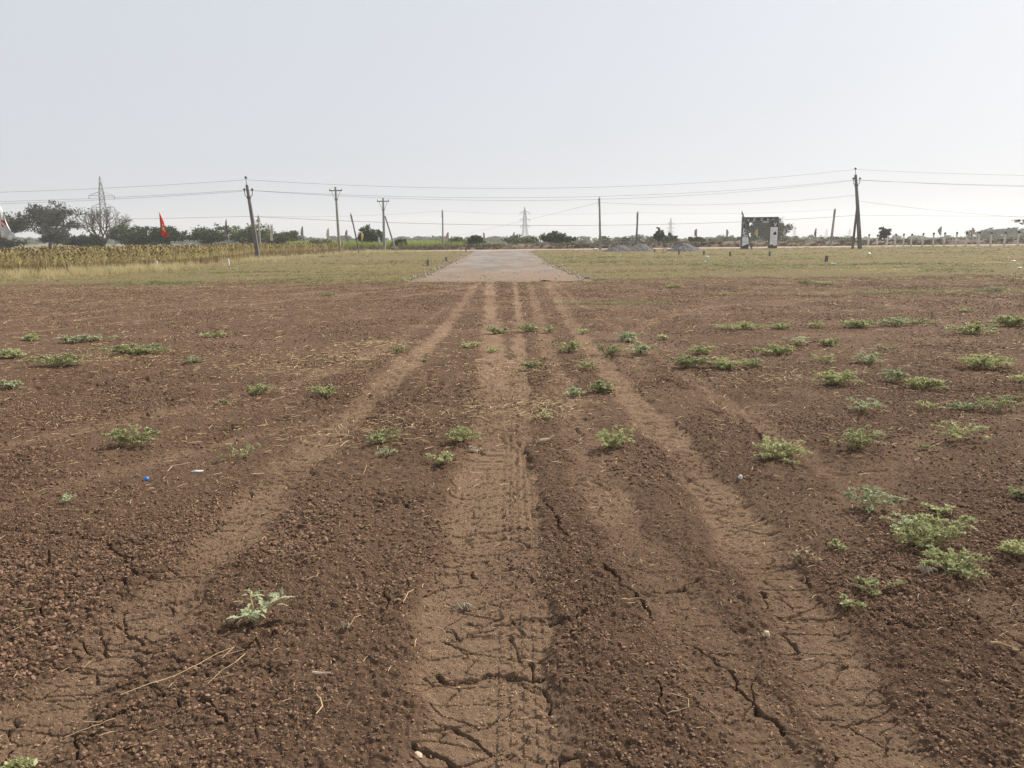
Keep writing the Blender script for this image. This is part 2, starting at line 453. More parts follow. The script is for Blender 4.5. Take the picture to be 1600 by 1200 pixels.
ZG = z.reshape(nr, nc)
def surf(px, py):
    """height of the finished soil surface at many points"""
    px = np.asarray(px, float); py = np.asarray(py, float)
    ri_ = np.clip(np.interp(py, rows, np.arange(nr)), 0, nr - 1.001)
    a = np.abs(px) / (0.80 * py)
    u_ = np.where(a <= 1, a, 1 + np.clip((np.abs(px) - 0.80 * py) / (0.62 * py + 3.0), 0, 1)) * np.sign(px)
    ci_ = np.clip(np.interp(u_, cols, np.arange(nc)), 0, nc - 1.001)
    r0, c0 = ri_.astype(int), ci_.astype(int); fr, fc = ri_ - r0, ci_ - c0
    return (ZG[r0, c0] * (1 - fc) + ZG[r0, c0 + 1] * fc) * (1 - fr) + (ZG[r0 + 1, c0] * (1 - fc) + ZG[r0 + 1, c0 + 1] * fc) * fr
def gz(x, y):
    return float(surf(np.array([x]), np.array([y]))[0])

ms = bpy.data.materials.new('field_soil')
nt, b = nodes_of(ms)
def attr(nt, name):
    a = nt.nodes.new('ShaderNodeAttribute'); a.attribute_name = name
    return a.outputs['Fac']
big = noise(nt, 0.5, 5, 0.6)
midn = noise(nt, 9, 6, 0.7)
fine = noise(nt, 70, 6, 0.75)
loose = mix(nt, ramp(nt, fine, 0.3, 0.7), (0.100, 0.060, 0.038), (0.212, 0.133, 0.087))
loose = mix(nt, ramp(nt, midn, 0.35, 0.7), loose, (0.178, 0.110, 0.072))
packed = mix(nt, ramp(nt, fine, 0.25, 0.75), (0.25, 0.160, 0.102), (0.365, 0.25, 0.167))
tf = nt.nodes.new('ShaderNodeMath'); tf.operation = 'MULTIPLY_ADD'
nt.links.new(big, tf.inputs[0]); tf.inputs[1].default_value = 0.35; tf.inputs[2].default_value = -0.16
tf2 = nt.nodes.new('ShaderNodeMath'); tf2.operation = 'ADD'; tf2.use_clamp = True
nt.links.new(attr(nt, 'track'), tf2.inputs[0]); nt.links.new(tf.outputs[0], tf2.inputs[1])
soilc = mix(nt, tf2.outputs[0], loose, packed)
strawspeck = ramp(nt, noise(nt, 38, 3, 0.55, (0.35, 1, 1)), 0.66, 0.74)
soilc = mix(nt, strawspeck, soilc, (0.30, 0.21, 0.13))
vn = noise(nt, 0.55, 6, 0.7, (0.35, 1, 1))
vf = noise(nt, 6, 6, 0.75)
verge = mix(nt, ramp(nt, vn, 0.38, 0.62), (0.21, 0.19, 0.085), (0.23, 0.155, 0.095))
verge = mix(nt, ramp(nt, vf, 0.35, 0.7), (0.15, 0.125, 0.055), verge)
soilc = mix(nt, attr(nt, 'verge'), soilc, verge)
nt.links.new(soilc, b.inputs['Base Color'])
b.inputs['Roughness'].default_value = 0.95
b.inputs['Specular IOR Level'].default_value = 0.1
b1 = bump(nt, b, noise(nt, 40, 6, 0.78), 0.04, 1.0)
bump(nt, b, noise(nt, 200, 5, 0.75), 0.008, 0.9, b1)
me = np_mesh('field', np.stack([x, y, z], 1), Q, ms, smooth=True)
for nm, arr in (('track', CRUST), ('verge', VG)):
    at = me.attributes.new(nm, 'FLOAT', 'POINT'); at.data.foreach_set('value', arr.astype(np.float32))
tag(link(bpy.data.objects.new('field_ground', me)), 'brown cracked fallow field with tyre tracks and a grassy far verge', 'field', kind='structure')

# far land, one sheet to the horizon, sinking gently away behind the field
gx = np.concatenate([-np.geomspace(1700, 10, 40), [0], np.geomspace(10, 1700, 40)])
gy = np.concatenate([np.linspace(-300, 100, 9), np.geomspace(112, 1900, 60)])
FX, FY = np.meshgrid(gx, gy)
fx, fy = FX.ravel(), FY.ravel()
fi = np.arange(fx.size).reshape(FX.shape)
FQ = np.stack([fi[:-1, :-1], fi[:-1, 1:], fi[1:, 1:], fi[1:, :-1]], -1).reshape(-1, 4)
mfar = bpy.data.materials.new('far_farmland')
nt, b = nodes_of(mfar)
c1 = mix(nt, ramp(nt, noise(nt, 0.02, 4, 0.6, (0.4, 1, 1)), 0.4, 0.6), (0.17, 0.15, 0.07), (0.13, 0.085, 0.055))
c1 = mix(nt, ramp(nt, noise(nt, 0.8, 5, 0.7), 0.35, 0.7), c1, (0.13, 0.13, 0.055))
nt.links.new(c1, b.inputs['Base Color']); b.inputs['Roughness'].default_value = 0.95
me = np_mesh('far_ground', np.stack([fx, fy, zfar(fx, fy)], 1), FQ, mfar, smooth=True)
tag(link(bpy.data.objects.new('far_ground', me)), 'flat farmland reaching to the horizon behind the field', 'farmland', kind='structure')

# gravel road running away from the field, and the cross road it meets
mr_ = bpy.data.materials.new('road_gravel')
nt, b = nodes_of(mr_)
rc = mix(nt, ramp(nt, noise(nt, 0.5, 6, 0.7, (1, 0.4, 1)), 0.4, 0.62), (0.128, 0.108, 0.095), (0.225, 0.197, 0.174))
rc = mix(nt, ramp(nt, noise(nt, 14, 4, 0.7), 0.55, 0.72), rc, (0.40, 0.36, 0.33))
rc = mix(nt, ramp(nt, noise(nt, 9, 4, 0.7), 0.60, 0.74), rc, (0.13, 0.11, 0.095))
rc = mix(nt, attr(nt, 'dirt'), rc, (0.20, 0.135, 0.088))
nt.links.new(rc, b.inputs['Base Color']); b.inputs['Roughness'].default_value = 0.95
bump(nt, b, noise(nt, 10, 6, 0.7), 0.05, 0.8)
ry = 28.9 * (99.5 / 28.9) ** (np.arange(150) / 149.0)
ru = np.linspace(0, 1, 80)
RL = np.interp(ry, *ROAD_L); RR = np.interp(ry, *ROAD_R)
RX = RL[:, None] * (1 - ru)[None, :] + RR[:, None] * ru[None, :]
RX[:, 0] += 1.0 * fbm(ry, ry * 0, 1.1, 5, 95); RX[:, -1] += 1.0 * fbm(ry, ry * 0 + 9, 1.1, 5, 96)
RY = np.repeat(ry[:, None], len(ru), 1) + np.clip(1 - np.arange(150) / 12.0, 0, 1)[:, None] * 2.6 * fbm(RX, RX * 0, 1.4, 5, 97)
rx, ryy = RX.ravel(), RY.ravel()
en = np.minimum(ru, 1 - ru)[None, :] + 0 * RX
rz = 0.035 + 0.07 * fbm(rx, ryy, 1.3, 5, 98) - 0.09 * (1 - sstep(0, 0.05, en.ravel())) - 0.09 * (1 - sstep(29.0, 30.4, ryy))
ri = np.arange(rx.size).reshape(RX.shape)
RQ = np.stack([ri[:-1, :-1], ri[:-1, 1:], ri[1:, 1:], ri[1:, :-1]], -1).reshape(-1, 4)
me = np_mesh('gravel_road', np.stack([rx, ryy, rz], 1), RQ, mr_, smooth=True)
dirt = np.clip((1 - sstep(29.5, 37, ryy)) * 0.95 + 0.8 * (1 - sstep(0.02, 0.22, en.ravel())), 0, 1) * np.clip(0.7 + 1.3 * fbm(rx, ryy * 0.4, 0.9, 4, 121), 0, 1)
dirt = np.maximum(dirt, (1 - sstep(29, 46, ryy + 14 * fbm(rx, ryy * 0.35, 1.3, 5, 127))))
dirt = np.maximum(dirt, np.clip(fbm(rx, ryy * 0.12, 0.8, 4, 123) * 1.8 - 0.1, 0, 0.8))
at = me.attributes.new('dirt', 'FLOAT', 'POINT'); at.data.foreach_set('value', dirt.astype(np.float32))
tag(link(bpy.data.objects.new('gravel_road', me)), 'pale gravel road running straight away from the field', 'road', kind='structure')

mcr = mat('cross_road_dust', (0.33, 0.26, 0.20), 0.95, 0.25, 1.5, bmp=0.02)
cxs = np.linspace(-90, 120, 180); cys = np.linspace(97.5, 104.5, 10)
CX, CY = np.meshgrid(cxs, cys)
ccx = CX.ravel(); ccy = CY.ravel() + 0.5 * fbm(ccx, CY.ravel(), 4, 3, 99)
cz = 0.10 + 0.04 * fbm(ccx, ccy, 2, 3, 101) - 0.25 * (1 - sstep(97.5, 98.6, CY.ravel())) - 0.25 * sstep(103.6, 104.5, CY.ravel())
ci = np.arange(ccx.size).reshape(CX.shape)
CQ = np.stack([ci[:-1, :-1], ci[:-1, 1:], ci[1:, 1:], ci[1:, :-1]], -1).reshape(-1, 4)
me = np_mesh('cross_road', np.stack([ccx, ccy, cz], 1), CQ, mcr, smooth=True)
tag(link(bpy.data.objects.new('cross_road', me)), 'narrow dusty road crossing the picture at the end of the gravel road', 'road', kind='structure')

# low earth bank behind the cross road
mb_ = bpy.data.materials.new('bank_earth')
nt, b = nodes_of(mb_)
bc = mix(nt, ramp(nt, noise(nt, 0.7, 6, 0.7, (0.5, 1, 1)), 0.35, 0.65), (0.115, 0.072, 0.052), (0.19, 0.13, 0.085))
nt.links.new(bc, b.inputs['Base Color']); b.inputs['Roughness'].default_value = 0.95
bump(nt, b, noise(nt, 3, 6, 0.75), 0.15, 0.9)
bxs = np.linspace(-75, 130, 420); bu = np.linspace(0, 1, 16)
BX, BU = np.meshgrid(bxs, bu)
bx_, bu_ = BX.ravel(), BU.ravel()
bh = np.interp(bx_, [-75, -14, -6, 20, 130], [0.15, 0.35, 0.62, 0.72, 0.78]) * (0.85 + 0.5 * fbm(bx_, bx_ * 0, 3.0, 4, 103))
bz = bh * np.sin(np.clip(bu_ * 1.15, 0, 1) * math.pi) ** 0.7 * (1 + 0.3 * fbm(bx_, bu_ * 5, 0.8, 3, 105)) - 0.2 * (bu_ < 0.01) - 1.6 * (bu_ > 0.9)
by_ = 105.5 + bu_ * 6.5 + 0.5 * fbm(bx_, bu_, 2.5, 3, 107)
bi = np.arange(bx_.size).reshape(BX.shape)
BQ = np.stack([bi[:-1, :-1], bi[:-1, 1:], bi[1:, 1:], bi[1:, :-1]], -1).reshape(-1, 4)
me = np_mesh('earth_bank', np.stack([bx_, by_, bz], 1), BQ, mb_, smooth=True)
tag(link(bpy.data.objects.new('earth_bank', me)), 'low dark earth bank behind the cross road', 'bank', kind='structure')

# the dusty air over the whole place
hz = MB(); hz.box((0, 800, 9), (3500, 2300, 82))
hm = bpy.data.materials.new('dusty_air')
hm.use_nodes = True
nt = hm.node_tree
nt.nodes.remove(nt.nodes['Principled BSDF'])
pv = nt.nodes.new('ShaderNodeVolumePrincipled')
pv.inputs['Color'].default_value = (0.93, 0.95, 0.98, 1)
pv.inputs['Density'].default_value = 0.00052
pv.inputs['Anisotropy'].default_value = 0.3
nt.links.new(pv.outputs[0], nt.nodes['Material Output'].inputs['Volume'])
tag(hz.build('haze', hm), 'thin dusty haze over the whole plain', 'haze', kind='stuff')

# ------------------------------------------------------------------ scattering (only for uncountable stuff)
def scatter(name, pts, rots, scls, protos, mat_dummy, label, cat):
    """point cloud mesh + geometry nodes that put one of the proto meshes on each point"""
    pc = bpy.data.collections.new(name + '_kinds')
    for k, pm in enumerate(protos):
        pc.objects.link(bpy.data.objects.new('%s_kind' % name, pm))
    me = bpy.data.meshes.new(name)
    pts = np.asarray(pts, np.float32)
    me.vertices.add(len(pts)); me.vertices.foreach_set('co', pts.ravel())
    for nm, arr in (('rot', rots), ('scl', scls)):
        a = me.attributes.new(nm, 'FLOAT_VECTOR', 'POINT'); a.data.foreach_set('vector', np.asarray(arr, np.float32).ravel())
    me.update()
    o = link(bpy.data.objects.new(name, me))
    ng = bpy.data.node_groups.new(name + '_nodes', 'GeometryNodeTree')
    ng.interface.new_socket('Geometry', in_out='INPUT', socket_type='NodeSocketGeometry')
    ng.interface.new_socket('Geometry', in_out='OUTPUT', socket_type='NodeSocketGeometry')
    gi = ng.nodes.new('NodeGroupInput'); go = ng.nodes.new('NodeGroupOutput')
    iop = ng.nodes.new('GeometryNodeInstanceOnPoints')
    ci_ = ng.nodes.new('GeometryNodeCollectionInfo')
    ci_.inputs['Collection'].default_value = pc
    ci_.inputs['Separate Children'].default_value = True
    ci_.inputs['Reset Children'].default_value = True
    iop.inputs['Pick Instance'].default_value = True
    ar = ng.nodes.new('GeometryNodeInputNamedAttribute'); ar.data_type = 'FLOAT_VECTOR'; ar.inputs['Name'].default_value = 'rot'
    asx = ng.nodes.new('GeometryNodeInputNamedAttribute'); asx.data_type = 'FLOAT_VECTOR'; asx.inputs['Name'].default_value = 'scl'
    rv = ng.nodes.new('FunctionNodeRandomValue'); rv.data_type = 'INT'
    for s_ in rv.inputs:
        if s_.type == 'INT' and s_.name == 'Min': s_.default_value = 0
        if s_.type == 'INT' and s_.name == 'Max': s_.default_value = len(protos) - 1
    outs = [s_ for s_ in rv.outputs if s_.type == 'INT']
    L = ng.links.new
    L(gi.outputs[0], iop.inputs['Points']); L(ci_.outputs[0], iop.inputs['Instance'])
    L(outs[0], iop.inputs['Instance Index'])
    L(ar.outputs[0], iop.inputs['Rotation']); L(asx.outputs[0], iop.inputs['Scale'])
    L(iop.outputs[0], go.inputs[0])
    md = o.modifiers.new('scatter', 'NODES'); md.node_group = ng
    tag(o, label, cat, kind='stuff')
    return o

RNG = np.random.default_rng(7)

def fan_points(n, y0, y1, spread=0.86, extra=0.5, power=1.0):
    """random points over the part of the field in front of the camera"""
    t = RNG.random(n)
    yy = np.sqrt(y0 ** 2 + t * (y1 ** 2 - y0 ** 2)) if power == 1.0 else y0 * (y1 / y0) ** t
    xx = (RNG.random(n) * 2 - 1) * (spread * yy + extra)
    return xx, yy

# crumbs and clods of loose soil
def clod_mesh(seed):
    r = np.random.default_rng(seed)
    bm = bmesh.new()
    bmesh.ops.create_icosphere(bm, subdivisions=1, radius=0.5)
    for v in bm.verts:
        v.co *= 0.62 + 0.62 * r.random()
        v.co.z *= 0.72
    me = bpy.data.meshes.new('soil_clod')
    bm.to_mesh(me); bm.free()
    me.materials.append(M['clod'])
    me.polygons.foreach_set('use_smooth', [r.random() < 0.2] * len(me.polygons))
    return me
M['clod'] = mat('soil_clod', (0.182, 0.116, 0.077), 0.95, 0.3, 3.0, rnd=0.45, spec=0.1)
clods = [clod_mesh(k) for k in range(6)]
def sized(n, a, b, p=2.5):
    return a + (b - a) * RNG.random(n) ** p
PX, PY, PS = [], [], []
for n, y0, y1, a, b in ((190000, 1.5, 5.0, 0.006, 0.021), (230000, 3.6, 12, 0.009, 0.026), (220000, 8.5, 30.5, 0.014, 0.038)):
    xx, yy = fan_points(n, y0, y1)
    ramp_ok = RNG.random(n) < (sstep(y0, y0 * 1.35, yy) if y0 > 2 else 1.0) * ((1 - sstep(y1 / 1.4, y1, yy)) if y1 < 25 else 1.0)
    xx, yy = xx[ramp_ok], yy[ramp_ok]; n = len(xx)
    t = track_mask(xx, yy)
    dens = np.clip(0.75 + 1.2 * fbm(xx, yy, 0.8, 4, 41), 0.3, 1)
    big_ = np.clip(1.0 + 0.9 * fbm(xx, yy, 1.1, 3, 43), 0.65, 1.35)
    ok = RNG.random(n) < np.clip((1 - 1.15 * t) * dens, 0.02, 1)
    xx, yy = xx[ok], yy[ok]
    PX.append(xx); PY.append(yy); PS.append(sized(len(xx), a, b) * (1 - 0.35 * t[ok]) * big_[ok])
PX, PY, PS = map(np.concatenate, (PX, PY, PS))
pz = surf(PX, PY) + 0.12 * PS
n = len(PX)
scatter('soil_clods', np.stack([PX, PY, pz], 1), RNG.random((n, 3)) * 6.28 * np.array([0.1, 0.1, 1]), PS[:, None] * (0.75 + 0.5 * RNG.random((n, 3))), clods, None,
        'loose crumbs and clods of dark soil between the tyre tracks', 'soil')

# fine pale grains of crushed crust
M['grain'] = mat('crust_grain', (0.272, 0.178, 0.115), 0.95, 0.3, 3.0, rnd=0.4, spec=0.1)
grains = []
for k in range(3):
    gm = clods[k].copy(); gm.materials.clear(); gm.materials.append(M['grain']); grains.append(gm)
xx, yy = fan_points(130000, 1.5, 5.5)
keep = RNG.random(len(xx)) < 0.25 + 0.75 * track_mask(xx, yy)
xx, yy = xx[keep], yy[keep]; n = len(xx)
gs_ = sized(n, 0.003, 0.010, 2.0)
scatter('crust_grains', np.stack([xx, yy, surf(xx, yy) + 0.1 * gs_], 1), RNG.random((n, 3)) * 6.28 * np.array([0.1, 0.1, 1]), gs_[:, None] * (0.75 + 0.5 * RNG.random((n, 3))), grains, None,
        'fine pale grains of crushed soil crust on the tyre tracks', 'soil')

# bits of straw and stubble lying everywhere, thicker in a few drifts
def straw_mesh(seed):
    r = random.Random(seed)
    mb = MB()
    a = r.uniform(-0.5, 0.5)
    pts = [(-0.5, 0, 0.01), (-0.15, 0.06 * a, 0.03), (0.2, 0.12 * a, 0.025), (0.5, 0.4 * a, 0.01)]
    mb.tube(pts, [0.012, 0.016, 0.014, 0.008], 3)
    return mb.mesh('straw_bit', M['straw'])
straws = [straw_mesh(k) for k in range(5)]
DRIFTS = [(-3.07, 9.84, 0.75, 0.35), (-0.08, 9.65, 0.42, 0.5), (0.38, 7.47, 0.32, 0.25), (-0.25, 7.27, 0.6, 0.3), (-5.54, 11.0, 0.9, 0.3), (-2.13, 12.14, 0.6, 0.3), (-2.34, 10.7, 0.6, 0.3), (3.3, 8.9, 0.6, 0.4), (-1.4, 6.6, 0.7, 0.4)]
SX, SY, SS = [], [], []
for n, y0, y1, a, b in ((1500, 1.5, 5, 0.012, 0.06), (6500, 5, 12, 0.02, 0.11), (10500, 12, 31, 0.04, 0.2)):
    xx, yy = fan_points(n, y0, y1); SX.append(xx); SY.append(yy); SS.append(sized(n, a, b, 2))
for dx, dy, sx, sy in DRIFTS:
    n = 240
    SX.append(dx + sx * RNG.normal(0, 0.75, n)); SY.append(dy + sy * RNG.normal(0, 0.9, n)); SS.append(sized(n, 0.03, 0.15, 1.5))
SX, SY, SS = map(np.concatenate, (SX, SY, SS))
n = len(SX)
scatter('straw_litter', np.stack([SX, SY, surf(SX, SY) + 0.008], 1), np.stack([RNG.normal(0, 0.12, n), RNG.normal(0, 0.12, n), RNG.random(n) * 6.28], 1),
        np.stack([SS, np.clip(0.016 + 0.022 * SY, 0.05, 0.36), np.clip(0.02 + 0.018 * SY, 0.05, 0.26)], 1), straws, None, 'short bits of dry straw littered over the field', 'straw')

# grass of the verge
def tuft_mesh(seed, nb, spread, lean, m, wd=0.03):
    r = random.Random(seed)
    V, F_ = [], []
    for k in range(nb):
        a = r.uniform(0, 6.28); d = r.uniform(0, spread)
        bx, by = d * math.cos(a), d * math.sin(a)
        a2 = r.uniform(0, 6.28); h = r.uniform(0.5, 1.0); ln = r.uniform(0.2, 1) * lean
        w = wd * r.uniform(0.7, 1.4); pw = (math.cos(a2 + 1.57) * w, math.sin(a2 + 1.57) * w)
        i = len(V)
        tx_, ty_ = bx + math.cos(a2) * ln * h, by + math.sin(a2) * ln * h
        mx_, my_ = bx + math.cos(a2) * ln * h * 0.35, by + math.sin(a2) * ln * h * 0.35
        V += [(bx - pw[0], by - pw[1], 0), (bx + pw[0], by + pw[1], 0), (mx_ + pw[0] * .7, my_ + pw[1] * .7, h * 0.6), (mx_ - pw[0] * .7, my_ - pw[1] * .7, h * 0.6), (tx_, ty_, h)]
        F_ += [(i, i + 1, i + 2), (i, i + 2, i + 3), (i + 3, i + 2, i + 4)]
    return np_mesh('grass_tuft', V, F_, m)
tufts = [tuft_mesh(k, 14, 0.6, 0.7, M['grass']) for k in range(4)]
gxx, gyy = fan_points(70000, 26.5, 97.5, 0.86, 0.5, 0)
ok = (RNG.random(len(gxx)) < sstep(-0.7, 0.6, gyy - verge_edge(gxx) + 4.0 * fbm(gxx * 0.5, gyy, 1.2, 5, 77))) & (RNG.random(len(gxx)) > 1.1 * sstep(-0.25, 0.9, np.minimum(gxx - np.interp(gyy, *ROAD_L), np.interp(gyy, *ROAD_R) - gxx) - 0.25 + 1.3 * fbm(gxx, gyy, 1.2, 4, 131)))
ok &= RNG.random(len(gxx)) < 0.06 + 1.3 * np.clip(fbm(gxx * 0.35, gyy, 2.2, 4, 111) + 0.22, 0, 1)
gxx, gyy = gxx[ok], gyy[ok]
gs = (0.07 + 0.10 * RNG.random(len(gxx)) ** 2) * (0.85 + gyy / 90.0)
n = len(gxx)
scatter('verge_grass', np.stack([gxx, gyy, base_height(gxx, gyy) - 0.01], 1), np.stack([np.zeros(n), np.zeros(n), RNG.random(n) * 6.28], 1),
        np.stack([gs * 1.4, gs * 1.4, gs * 0.62], 1), tufts, None, 'short yellow green grass beyond the bare field', 'grass')
# sparse short grass strip inside the field on the right
qx, qy = 9.5 + RNG.normal(0, 2.6, 1300), 21.9 + RNG.normal(0, 0.32, 1300)
q2x, q2y = RNG.uniform(1.0, 4.0, 160), 19.3 + RNG.normal(0, 0.2, 160)
q3x, q3y = RNG.uniform(-24, 24, 1500), 28.2 + RNG.normal(0, 1.0, 1500)
qx, qy = np.concatenate([qx, q2x, q3x]), np.concatenate([qy, q2y, q3y])
n = len(qx); gs = 0.05 + 0.06 * RNG.random(n)
scatter('field_grass', np.stack([qx, qy, base_height(qx, qy) - 0.005], 1), np.stack([np.zeros(n), np.zeros(n), RNG.random(n) * 6.28], 1),
        np.stack([gs * 1.6, gs * 1.6, gs * 0.7], 1), tufts, None, 'thin strip of yellowish grass inside the field at right', 'grass')
# tall bleached grass along the crop
tall = [tuft_mesh(20 + k, 26, 0.4, 0.45, M['grass_dry'], 0.012) for k in range(3)]
TP = []
for cx_, cy_, sx, sy, n_, h_ in ((-24.5, 38.5, 2.2, 0.9, 200, 0.42), (-21.5, 42, 1.6, 1.6, 170, 0.5), (-20.5, 46, 1.2, 1.8, 120, 0.45), (-26.5, 35.5, 2.5, 1.2, 160, 0.35), (-19.9, 62, 1.0, 4, 140, 0.45), (-19.0, 78, 1.0, 6, 120, 0.4), (-17, 91.5, 3.5, 1.0, 170, 0.5), (-14, 94, 3, 0.7, 120, 0.4)):
    for k in range(n_):
        TP.append((cx_ + RNG.normal(0, sx), cy_ + RNG.normal(0, sy), h_ * (0.6 + 0.6 * RNG.random())))
TP = np.array(TP); n = len(TP)
scatter('tall_dry_grass', np.stack([TP[:, 0], TP[:, 1], base_height(TP[:, 0], TP[:, 1]) - 0.01], 1), np.stack([np.zeros(n), np.zeros(n), RNG.random(n) * 6.28], 1),
        np.stack([TP[:, 2] * 0.9, TP[:, 2] * 0.9, TP[:, 2]], 1), tall, None, 'tall bleached grass along the edge of the dried crop', 'grass')

# dried crop standing on the left
def crop_mesh(seed):
    r = random.Random(seed)
    mb = MB()
    h = r.uniform(0.92, 1.3); bend = r.uniform(-0.15, 0.15); bend2 = r.uniform(-0.15, 0.15)
    pt = lambda t: (bend * t * t, bend2 * t * t, h * t)
    mb.tube([pt(0), pt(0.5), pt(1)], [0.022, 0.018, 0.011], 4, 0)
    for k in range(10):
        t = 0.5 + 0.48 * (k + r.random()) / 10
        a = k * 2.4 + r.uniform(-0.4, 0.4); ln = r.uniform(0.10, 0.22) * (1.1 - 0.3 * t); wd = ln * r.uniform(0.25, 0.42)
        p = Vector(pt(t)); d = Vector((math.cos(a), math.sin(a), 0)); s_ = Vector((-math.sin(a), math.cos(a), 0))
        q = p + d * ln * 0.5 + Vector((0, 0, r.uniform(-0.03, 0.05))); e = p + d * ln * 0.85 - Vector((0, 0, ln * r.uniform(0.3, 1.0)))
        mb.add([p, q + s_ * wd / 2, e, q - s_ * wd / 2], [(0, 1, 2), (0, 2, 3)], 1)
    top = Vector(pt(1))
    for k in range(r.choice([1, 1, 2])):
        c = top + Vector((r.uniform(-.05, .05), r.uniform(-.05, .05), -0.03 - 0.06 * k)); s_ = r.uniform(0.04, 0.06)
        mb.tube([c + Vector((0, 0, 0.02)), c + Vector((0.02, 0.01, 0)), c + Vector((0.03, 0.02, -0.03))], [s_ * 0.5, s_, s_ * 0.7], 6, 2)
    return mb.mesh('crop_plant', [M['crop_stem'], M['crop_leaf'], M['crop_head']])
crops = [crop_mesh(k) for k in range(7)]
EDGE = [(-60, 36.5), (-34, 37.6), (-27, 38.8), (-23.2, 43), (-21.2, 48), (-22.3, 60), (-23.6, 68), (-25.0, 74), (-23.2, 84), (-19.5, 93)]
def along(pts, step):
    out = []
    for (ax, ay), (bx, by) in zip(pts[:-1], pts[1:]):
        L_ = math.hypot(bx - ax, by - ay); k = max(1, int(L_ / step))
        for i in range(k):
            t = (i + 0.5) / k
            out.append((ax + (bx - ax) * t, ay + (by - ay) * t, -(by - ay) / L_, (bx - ax) / L_))
    return out
rr = random.Random(5)
front = []
CP = []
for row in range(26):
    off = 0.28 * row * (1 + 0.05 * row)
    for (ex, ey, nx, ny) in along(EDGE, 0.29 if row < 7 else 0.42):
        px_ = ex + nx * off + rr.uniform(-.1, .1); py_ = ey + ny * off + rr.uniform(-.1, .1)
        if rr.random() < 0.1: continue
        if row == 0 and -29.5 < px_ and len(front) < 120 and rr.random() < 0.75: front.append((px_, py_))
        else: CP.append((px_, py_, rr.uniform(0.82, 1.08)))
CP = np.array(CP); n = len(CP)
scatter('dried_crop', np.stack([CP[:, 0], CP[:, 1], base_height(CP[:, 0], CP[:, 1])], 1), np.stack([RNG.normal(0, 0.05, n), RNG.normal(0, 0.05, n), RNG.random(n) * 6.28], 1),
        np.stack([CP[:, 2] * 1.1, CP[:, 2] * 1.1, CP[:, 2]], 1), crops, None, 'tall yellowed crop standing in rows at the left', 'crop')
fz = base_height(np.array([p[0] for p in front]), np.array([p[1] for p in front]))
for (px_, py_), z_ in zip(front, fz):
    o = link(bpy.data.objects.new('crop_plant', rr.choice(crops)))
    o.location = (px_, py_, z_); o.rotation_euler = (rr.gauss(0, .05), rr.gauss(0, .05), rr.uniform(0, 6.28)); s_ = rr.uniform(0.85, 1.05); o.scale = (s_, s_, s_)
    tag(o, 'yellowed crop plant on a bare stalk in the front row of the crop', 'crop plant', 'front row of the yellowed crop')

# bright green crop beyond the cross road, left of centre
cane = [tuft_mesh(40 + k, 16, 0.35, 0.45, M['cane'], 0.03) for k in range(3)]
n = 5200
cyy = 113 + 60 * RNG.random(n) ** 1.6; cxx = RNG.uniform(-0.285, 0.015, n) * cyy
hh = (1.35 + 0.25 * RNG.random(n)) * np.interp(cxx, [-62, -30, -8, 2], [1.1, 1.1, 1.0, 0.55]) * (1 + 0.004 * (cyy - 113))
scatter('green_crop', np.stack([cxx, cyy, zfar(cxx, cyy)], 1), np.stack([np.zeros(n), np.zeros(n), RNG.random(n) * 6.28], 1),
        np.stack([hh * 0.7, hh * 0.7, hh], 1), cane, None, 'bright green standing crop beyond the cross road', 'crop')

# dry scrub on the bank
scrubs = [tuft_mesh(60 + k, 30, 0.5, 0.9, M['scrub'], 0.05) for k in range(4)]
n = 3600
sx_ = RNG.uniform(-48, 120, n); sy_ = 105.6 + 4.6 * RNG.random(n)
sh = 0.22 + 0.38 * RNG.random(n) ** 2
sz_ = np.interp(sx_, [-75, -14, -6, 20, 130], [0.12, 0.28, 0.55, 0.66, 0.7]) * np.sin(np.clip((sy_ - 105.5) / 6.5 * 1.15, 0, 1) * math.pi) ** 0.7 - 0.08
scatter('bank_scrub', np.stack([sx_, sy_, sz_], 1), np.stack([np.zeros(n), np.zeros(n), RNG.random(n) * 6.28], 1),
        np.stack([sh * 1.3, sh * 1.3, sh * np.interp(sx_, [-48, 10, 30], [1.2, 1.0, 0.8])], 1), scrubs, None, 'dry brown scrub covering the low bank', 'scrub')

# ------------------------------------------------------------------ trees
def leaves_np(cent, size, n_each, spread, r, flat=0.6):
    C = np.repeat(np.asarray(cent), n_each, 0)
    n_ = len(C)
    C = C + r.normal(0, 1, (n_, 3)) * spread * np.array([1, 1, flat])
    a = r.normal(0, 1, (n_, 3)); a /= np.linalg.norm(a, axis=1)[:, None]
    b_ = r.normal(0, 1, (n_, 3)); b_ = np.cross(a, b_); b_ /= np.linalg.norm(b_, axis=1)[:, None]
    s_ = size * (0.5 + r.random((n_, 1)))
    V = np.stack([C - a * s_, C + b_ * s_ * 0.5, C + a * s_, C - b_ * s_ * 0.5], 1).reshape(-1, 3)
    F_ = np.arange(n_ * 4).reshape(-1, 4)
    return V, F_

